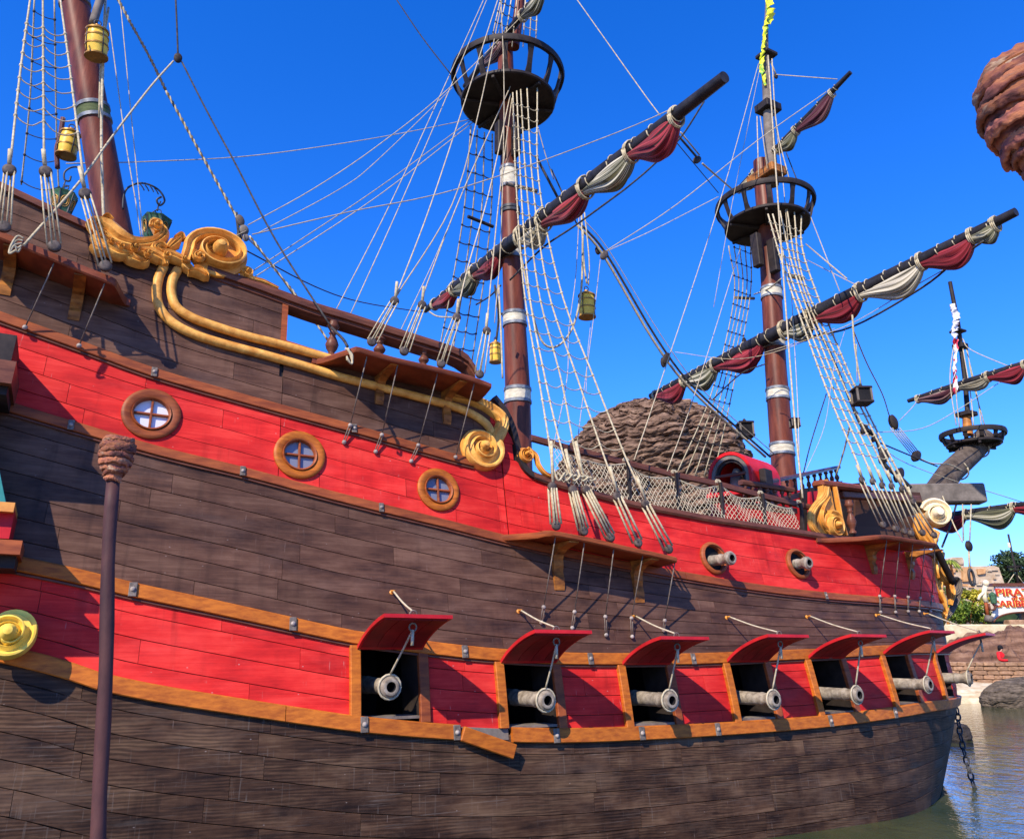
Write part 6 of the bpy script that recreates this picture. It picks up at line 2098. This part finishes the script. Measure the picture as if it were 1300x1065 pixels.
bush(1227, 775, YT - .6, 20, 20, 'leaf_green', "broad green and yellow bush in the middle of the terrace planting", 2, n=2600, leaf=.12)
bush(1246, 782, YT, 14, 13, 'leaf_green', "low green bush left of the sign arch opening", 3, leaf=.12)
bush(1237, 756, YT + 1, 14, 9, 'leaf_yellow', "bright yellow flowering bush below the ruined wall", 4, leaf=.12)
bush(1248, 762, YT + .5, 9, 6, 'leaf_yellow', "small yellow bush touching the statue post", 5, n=700, leaf=.1)
bush(1214, 752, YT + 2, 12, 10, 'leaf_dark', "dark shrub behind the bow knee", 6, leaf=.13)
bush(1264, 889, YB - .2 + .6, 9, 7, 'leaf_green', "thin green tuft growing on the sandy bank beside the boulder", 7, n=260, leaf=.13, name="grass_tuft", cat="plant", el=1.4)
bush(1286, 895, YB - .5, 8, 3, 'leaf_green', "pale reeds standing in the shallow water before the boulder", 8, n=160, leaf=.16, name="reed_tuft", cat="plant", el=1.8)
# palm crown above the first bush
def palm(px, py, Y, L, label, seed, n=11):
    rg = random.Random(seed); c = at_depth(px, py, Y); k = depth(c) / FPX; Lm = L * k
    root = empty("palm", (c[0], c[1], zp0), label, "palm tree")
    m = MB(); m.tube([(c[0], c[1], zp0 - .5), (c[0] + .05, c[1], (c[2] + zp0) / 2), tuple(c)], [.13, .11, .10], 8); m.build("trunk", MAT['bracket_wood'], root)
    for i in range(n):
        a = 2 * math.pi * i / n + rg.uniform(-.2, .2); up = rg.uniform(.2, .9)
        P = [c + np.array([math.cos(a), math.sin(a), 0]) * Lm * t_ + ZU * Lm * (up * t_ - 1.0 * t_ * t_) for t_ in np.linspace(0, 1, 8)]
        m = MB(); m.tube(P, .02, 4)
        for p, q in zip(P[1:], P[2:] + [P[-1] + (P[-1] - P[-2])]):
            d = unit(q - p); s_ = unit(np.cross(d, ZU))
            for sg in (-1, 1):
                for f_ in (0, .5):
                    b = p + (q - p) * f_; w_ = Lm * .3
                    m.add([b, b + s_ * sg * w_ * .5 + d * w_ * .4 - ZU * .1 + np.cross(d, s_) * .03, b + s_ * sg * w_ + d * w_ * .7 - ZU * w_ * .5, b + s_ * sg * w_ * .45 + d * w_ * .55 - ZU * .14], [(0, 1, 2, 3)])
        m.build("frond", MAT['leaf_green'], root, fix=False)
palm(1206, 712, YT + 6, 11, "small green palm showing between the bow and the ruined wall", 2)
palm(1196, 748, YT + 3, 14, "yellow green palm half hidden by the gilt bow carving", 5)
# round dark tree
c = at_depth(1290, 722, YB + 40); k = depth(c) / FPX
tr = empty("tree", (c[0], c[1], 1.5), "round dark green tree behind the arched sign", "tree")
m = MB(); m.tube([(c[0], c[1], 1.0), (c[0] + .2, c[1], c[2] * .6), tuple(c)], [.45, .35, .2], 8)
for q in range(6):
    a = q * 1.05; m.tube([tuple(c - ZU * 1.0), (c[0] + math.cos(a) * 1.2, c[1] + math.sin(a) * 1.2, c[2] + .3)], [.15, .06], 6)
m.build("trunk", MAT['bracket_wood'], tr)
foliage("crown", c, (30 * k, 26 * k, 22 * k), 9000, .17, 'leaf_dark', tr, 11, clumps=60)

# ------------------------------------------------------------------ ruined building
simple_mat('ruin_stone', (.38, .27, .17), (.56, .45, .32), 1.2, .85, (1, 1, 2), .6, .05, tint=.3)
simple_mat('ruin_orange', (.42, .20, .08), (.56, .33, .15), 1.5, .85, (1, 1, 1), .6, .05, tint=.3)
YF = YB + 24
def px_slab(pts, Y, thick, mat, name, parent=None):
    A = [at_depth(x, y, Y) for x, y in pts]; B = [p + np.array([0, thick, 0]) for p in A]; n = len(A)
    m = MB(); m.add(A + B, [tuple(range(n)), tuple(range(2 * n - 1, n - 1, -1))] + [(i, (i + 1) % n, n + (i + 1) % n, n + i) for i in range(n)])
    return m.build(name, MAT[mat], parent)
c = at_depth(1235, 790, YF)
ruin = empty("ruined_fort", tuple(c), "pale crumbling stone fort wall behind the planting", "building")
px_slab([(1190, 800), (1190, 712), (1206, 710), (1209, 707), (1222, 707), (1224, 711), (1224, 719), (1232, 719), (1240, 718.5), (1262, 718), (1268, 720), (1275, 740), (1275, 800)], YF, 2.5, 'ruin_stone', "fort_wall", ruin)
px_slab([(1222, 721), (1234, 718), (1236, 737), (1223, 738)], YF - .25, .3, 'ruin_orange', "wall_patch", ruin)
px_slab([(1241, 722), (1252, 721), (1251, 728), (1242, 729)], YF - .2, .25, 'ruin_orange', "wall_patch", ruin)
rg = random.Random(4)
for i in range(46):
    x = rg.uniform(1204, 1264); y = rg.uniform(709 if x < 1223 else 720, 760); w_ = rg.uniform(3, 8); h_ = rg.uniform(1.6, 3.2)
    if x > 1223 and y < 721: y = 722
    px_slab([(x, y), (x + w_, y + rg.uniform(-.4, .4)), (x + w_, y + h_), (x, y + h_)], YF - .06 - rg.random() * .1, .2, rg.choice(['ruin_stone', 'ruin_stone', 'ruin_orange']), "stone", ruin)

# ------------------------------------------------------------------ sign arch
YS = YB + 13
c = at_depth(1300, 790, YS)
arch_ = empty("sign_arch", tuple(c), "cream arched entrance sign with red lettering at the right edge", "sign")
simple_mat('sign_cream', (.62, .56, .44), (.80, .76, .66), 2, .6, (1, 1, 1), .2)
t = Mt('sign_red', .5); t.color((.50, .03, .01)); t = Mt('sign_yellow', .5); t.color((.85, .55, .08))
top = [(1263, 742), (1280, 742.5), (1300, 743), (1340, 743)]
inner = [(math.cos(a), math.sin(a)) for a in np.linspace(math.pi, 0, 15)]
pts = [(1263, 744), (1337, 744), (1337, 792)] + [(1300 + x * -36, 792 - y * 13) for x, y in [(-p[0] * -1, p[1]) for p in inner]][::1]
arcp = [(1300 + 38 * math.cos(a), 790 - 13 * math.sin(a)) for a in np.linspace(0, math.pi, 17)]
px_slab([(1262, 789), (1259, 786), (1264, 772), (1264, 744), (1337, 744), (1337, 772), (1342, 786), (1338, 789)] + arcp[1:-1], YS, .25, 'sign_cream', "sign_board", arch_)
px_slab([(1260, 740), (1340, 740), (1340, 743.8), (1260, 743.8)], YS - .15, .5, 'rail_wood', "sign_beam", arch_)
arc = MB(); arc.tube([at_depth(1300 + 38 * math.cos(a), 790 - 13 * math.sin(a), YS - .05) for a in np.linspace(0, math.pi, 17)], .07, 6); arc.build("arch_edge", MAT['rail_wood'], arch_, smooth=True)
px_slab([(1255, 778), (1345, 778), (1345, 794), (1255, 794)], YS + 3, .3, 'leaf_dark', "arch_depth", arch_)
for x in (1297,): px_slab([(x, 779), (x + 5, 779), (x + 5, 793), (x, 793)], YS + 1, .3, 'wall_stone', "arch_pillar", arch_)
def lettering(txt, x0, x1, yb, h_px, Y, mat, ex=.04, name="lettering", off=(0, 0), arcs=0):
    cu = bpy.data.curves.new("lettering", 'FONT'); cu.body = txt; cu.extrude = ex; cu.offset = .035 if mat == 'sign_yellow' else .012
    ob = bpy.data.objects.new("lettering_tmp", cu); COL.objects.link(ob)
    bpy.context.view_layer.update()
    me = bpy.data.meshes.new_from_object(ob.evaluated_get(bpy.context.evaluated_depsgraph_get()))
    bpy.data.objects.remove(ob); me.name = "lettering"
    me.materials.clear(); me.materials.append(MAT[mat])
    xs = [v.co.x for v in me.vertices]; ys = [v.co.y for v in me.vertices]
    A = at_depth(x0, yb, Y); B = at_depth(x1, yb, Y); Ht = at_depth(x0, yb - h_px, Y)[2] - A[2]
    sx = (B[0] - A[0]) / (max(xs) - min(xs)); sy = Ht / max(.1, (max(ys) - min(ys)))
    for v in me.vertices:
        x, y, z = v.co
        v.co = ((x - min(xs)) * sx, -z, (y - min(ys)) * sy)
    return inst(name, me, arch_, Matrix.Translation(Vector((A[0] + off[0], A[1] - .06, A[2] + off[1]))))
for mt, o_, ex in (('sign_yellow', (.035, -.03), .02), ('sign_red', (0, 0), .05)):
    lettering("PIRATES", 1264.5, 1324, 756.5, 9.5, YS, mt, ex, off=o_)
    lettering("of the", 1284, 1305, 761.5, 5, YS, mt, ex, off=o_)
    lettering("CARIBBEAN", 1260, 1329, 770.5, 8.5, YS, mt, ex, off=o_)
# little ship's mast standing on the arch
mst = empty("roof_mast", tuple(at_depth(1292, 740, YS)), "slim dark mast with a tiny crow's nest above the arched sign", "mast")
def tb(pts, Y, r, mat, name, parent):
    m = MB(); m.tube([at_depth(x, y, Y) for x, y in pts], r, 8); return m.build(name, MAT[mat], parent, smooth=True)
tb([(1293, 741), (1290, 724), (1286, 708), (1280, 678)], YS, .07, 'dark_wood', "pole", mst)
cc = at_depth(1289, 725, YS); m = MB(); m.lathe([(.1, 0), (.38, .02), (.40, .06), (.1, .06)], cc, ZU, 18); m.build("top_floor", MAT['dark_wood'], mst, 40)
m = MB(); m.tube([cc + ZU * .33 + (U * math.cos(a) + N0 * math.sin(a)) * .46 for a in np.linspace(0, 6.28, 21)], .035, 5); m.build("top_rim", MAT['dark_wood'], mst)
for q in range(9):
    e = U * math.cos(q * .7) + N0 * math.sin(q * .7); m = MB(); m.tube([cc + e * .38 + ZU * .04, cc + e * .45 + ZU * .33], .025, 4); m.build("top_slat", MAT['dark_wood'], mst)
for x in (1279, 1300): tb([(x, 741), (1289, 726)], YS, .03, 'rope', "stay", mst)
c = at_depth(1281, 692, YS); m = MB(); m.box(c, np.eye(3), (.14, .14, .35), .02); m.build("flag_bundle", MAT['figure_white'], mst)
# statue on a post and lantern beside the arch
sp = empty("statue_post", tuple(at_depth(1253, 790, YS - .5)), "white carved figure on a wooden post left of the arched sign", "statue")
tb([(1254, 782), (1251, 762)], YS - .5, .12, 'trim_wood', "post", sp)
tb([(1252, 764), (1249, 756), (1250, 748), (1252, 742)], YS - .5, .17, 'figure_white', "figure_body", sp)
tb([(1249, 752), (1244, 756), (1242, 761)], YS - .6, .10, 'figure_white', "figure_arm", sp)
m = MB(); m.lathe([(.001, -.24), (.16, -.16), (.22, 0), (.16, .16), (.001, .24)], at_depth(1252, 740, YS - .6), ZU, 12); m.build("figure_head", MAT['figure_white'], sp, smooth=True)
tb([(1256, 782), (1255, 789)], YS - .5, .3, 'clamp_iron', "foot", sp)
ln = empty("hanging_lantern", tuple(at_depth(1261, 766, YS - .6)), "green grey lantern hooked beside the arched sign lettering", "lantern")
m = MB(); m.lathe([(.12, -.35), (.20, -.3), (.24, .2), (.28, .24), (.12, .42), (.001, .5)], at_depth(1261, 760, YS - .6), ZU, 6); m.build("lantern_case", MAT['lantern_green'], ln)
tb([(1255, 766), (1257, 774), (1262, 774), (1265, 768)], YS - .6, .08, 'rail_wood', "hook", ln)

# ------------------------------------------------------------------ people
def person(px, ytop, Y, label, top_m, leg_m, hair_m, lean=0.0, turn=0.0, pose='fold', seed=0, h=1.72, big=1.0):
    head = at_depth(px, ytop, Y); gz = head[2] - h * big
    root = empty("person", (head[0], head[1], gz), label, "person")
    V = []; E = []; Rr = []
    def v(x, y, z, r):
        c_, s_ = math.cos(turn), math.sin(turn)
        x *= big; y *= big; z *= big
        V.append((head[0] + x * c_ - y * s_, head[1] + x * s_ + y * c_, gz + z)); Rr.append(r * big); return len(V) - 1
    pel = v(0, 0, .95, .15); ab = v(0, 0, 1.12, .145); ch = v(0, .0, 1.30, .21); nk = v(0, -.01, 1.47, .065); hd = v(0, -.02, 1.56, .085); ht = v(0, -.02, 1.66, .075)
    E += [(pel, ab), (ab, ch), (ch, nk), (nk, hd), (hd, ht)]
    for s_ in (-1, 1):
        sh = v(.21 * s_, 0, 1.40, .10); el_ = v(.33 * s_, -.06, 1.13, .09); wr = v(.14 * s_, -.26, 1.10, .045); hn = v(.09 * s_, -.30, 1.12, .045)
        E += [(ch, sh), (sh, el_), (el_, wr), (wr, hn)]
        hp = v(.10 * s_, 0, .88, .11); kn = v(.11 * s_, -.02, .48, .075); an = v(.11 * s_, .02, .09, .05); ft = v(.12 * s_, -.14, .04, .045)
        E += [(pel, hp), (hp, kn), (kn, an), (an, ft)]
    me = bpy.data.meshes.new("body"); me.from_pydata([(x - head[0], y - head[1], z - gz) for x, y, z in V], E, [])
    o = bpy.data.objects.new("body", me); _link(o, root, Matrix.Translation(Vector((head[0], head[1], gz))))
    o.modifiers.new("skin", 'SKIN'); md = o.modifiers.new("sub", 'SUBSURF'); md.levels = 1; md.render_levels = 2
    for i, r_ in enumerate(Rr): me.skin_vertices[0].data[i].radius = (r_, r_ * .85)
    me.skin_vertices[0].data[0].use_root = True
    t = Mt("body_%d" % seed, .75)
    tc = t.n("TexCoord"); sx = t.n("SeparateXYZ"); t.l(tc.outputs["Object"], sx.inputs[0])
    r_ = t.ramp(t.math('MULTIPLY', sx.outputs["Z"], .5 / big), [(.0, leg_m), (.465, top_m), (.738, (.45, .24, .16)), (1, (.45, .24, .16))]); 
    [n_ for n_ in t.nt.nodes if n_.bl_idname == 'ShaderNodeValToRGB'][-1].color_ramp.interpolation = 'CONSTANT'
    t.color(r_); me.materials.append(t.m)
    m = MB()
    hc = np.array([head[0], head[1] + .015, gz + 1.64 * big])
    m.lathe([(a_ * big, b_ * big) for a_, b_ in [(.001, -.13), (.085, -.12), (.112, -.03), (.105, .05), (.06, .105), (.001, .12)]], hc, ZU, 14)
    m.build("hair", MAT[hair_m], root, smooth=True)
    return root
person(1269.5, 819.5, YB + 5.2, "person in a bright red jacket standing behind the stone wall", (.62, .008, .014), (.03, .03, .05), 'black', turn=.5, seed=1, h=1.72, big=1.35)
person(1229, 790.5, YB + 12.2, "person in a blue and white top, leftmost behind the cream parapet", (.10, .18, .50), (.05, .05, .07), 'deadeye_wood', seed=2)
person(1245.5, 789.5, YB + 12.2, "person in a pink top, middle one behind the cream parapet", (.70, .20, .16), (.06, .06, .08), 'black', seed=3, turn=-.4)
person(1268, 790.5, YB + 12.2, "person in a pale grey top behind the cream parapet under the sign", (.50, .48, .50), (.04, .04, .06), 'black', seed=4, turn=.3)
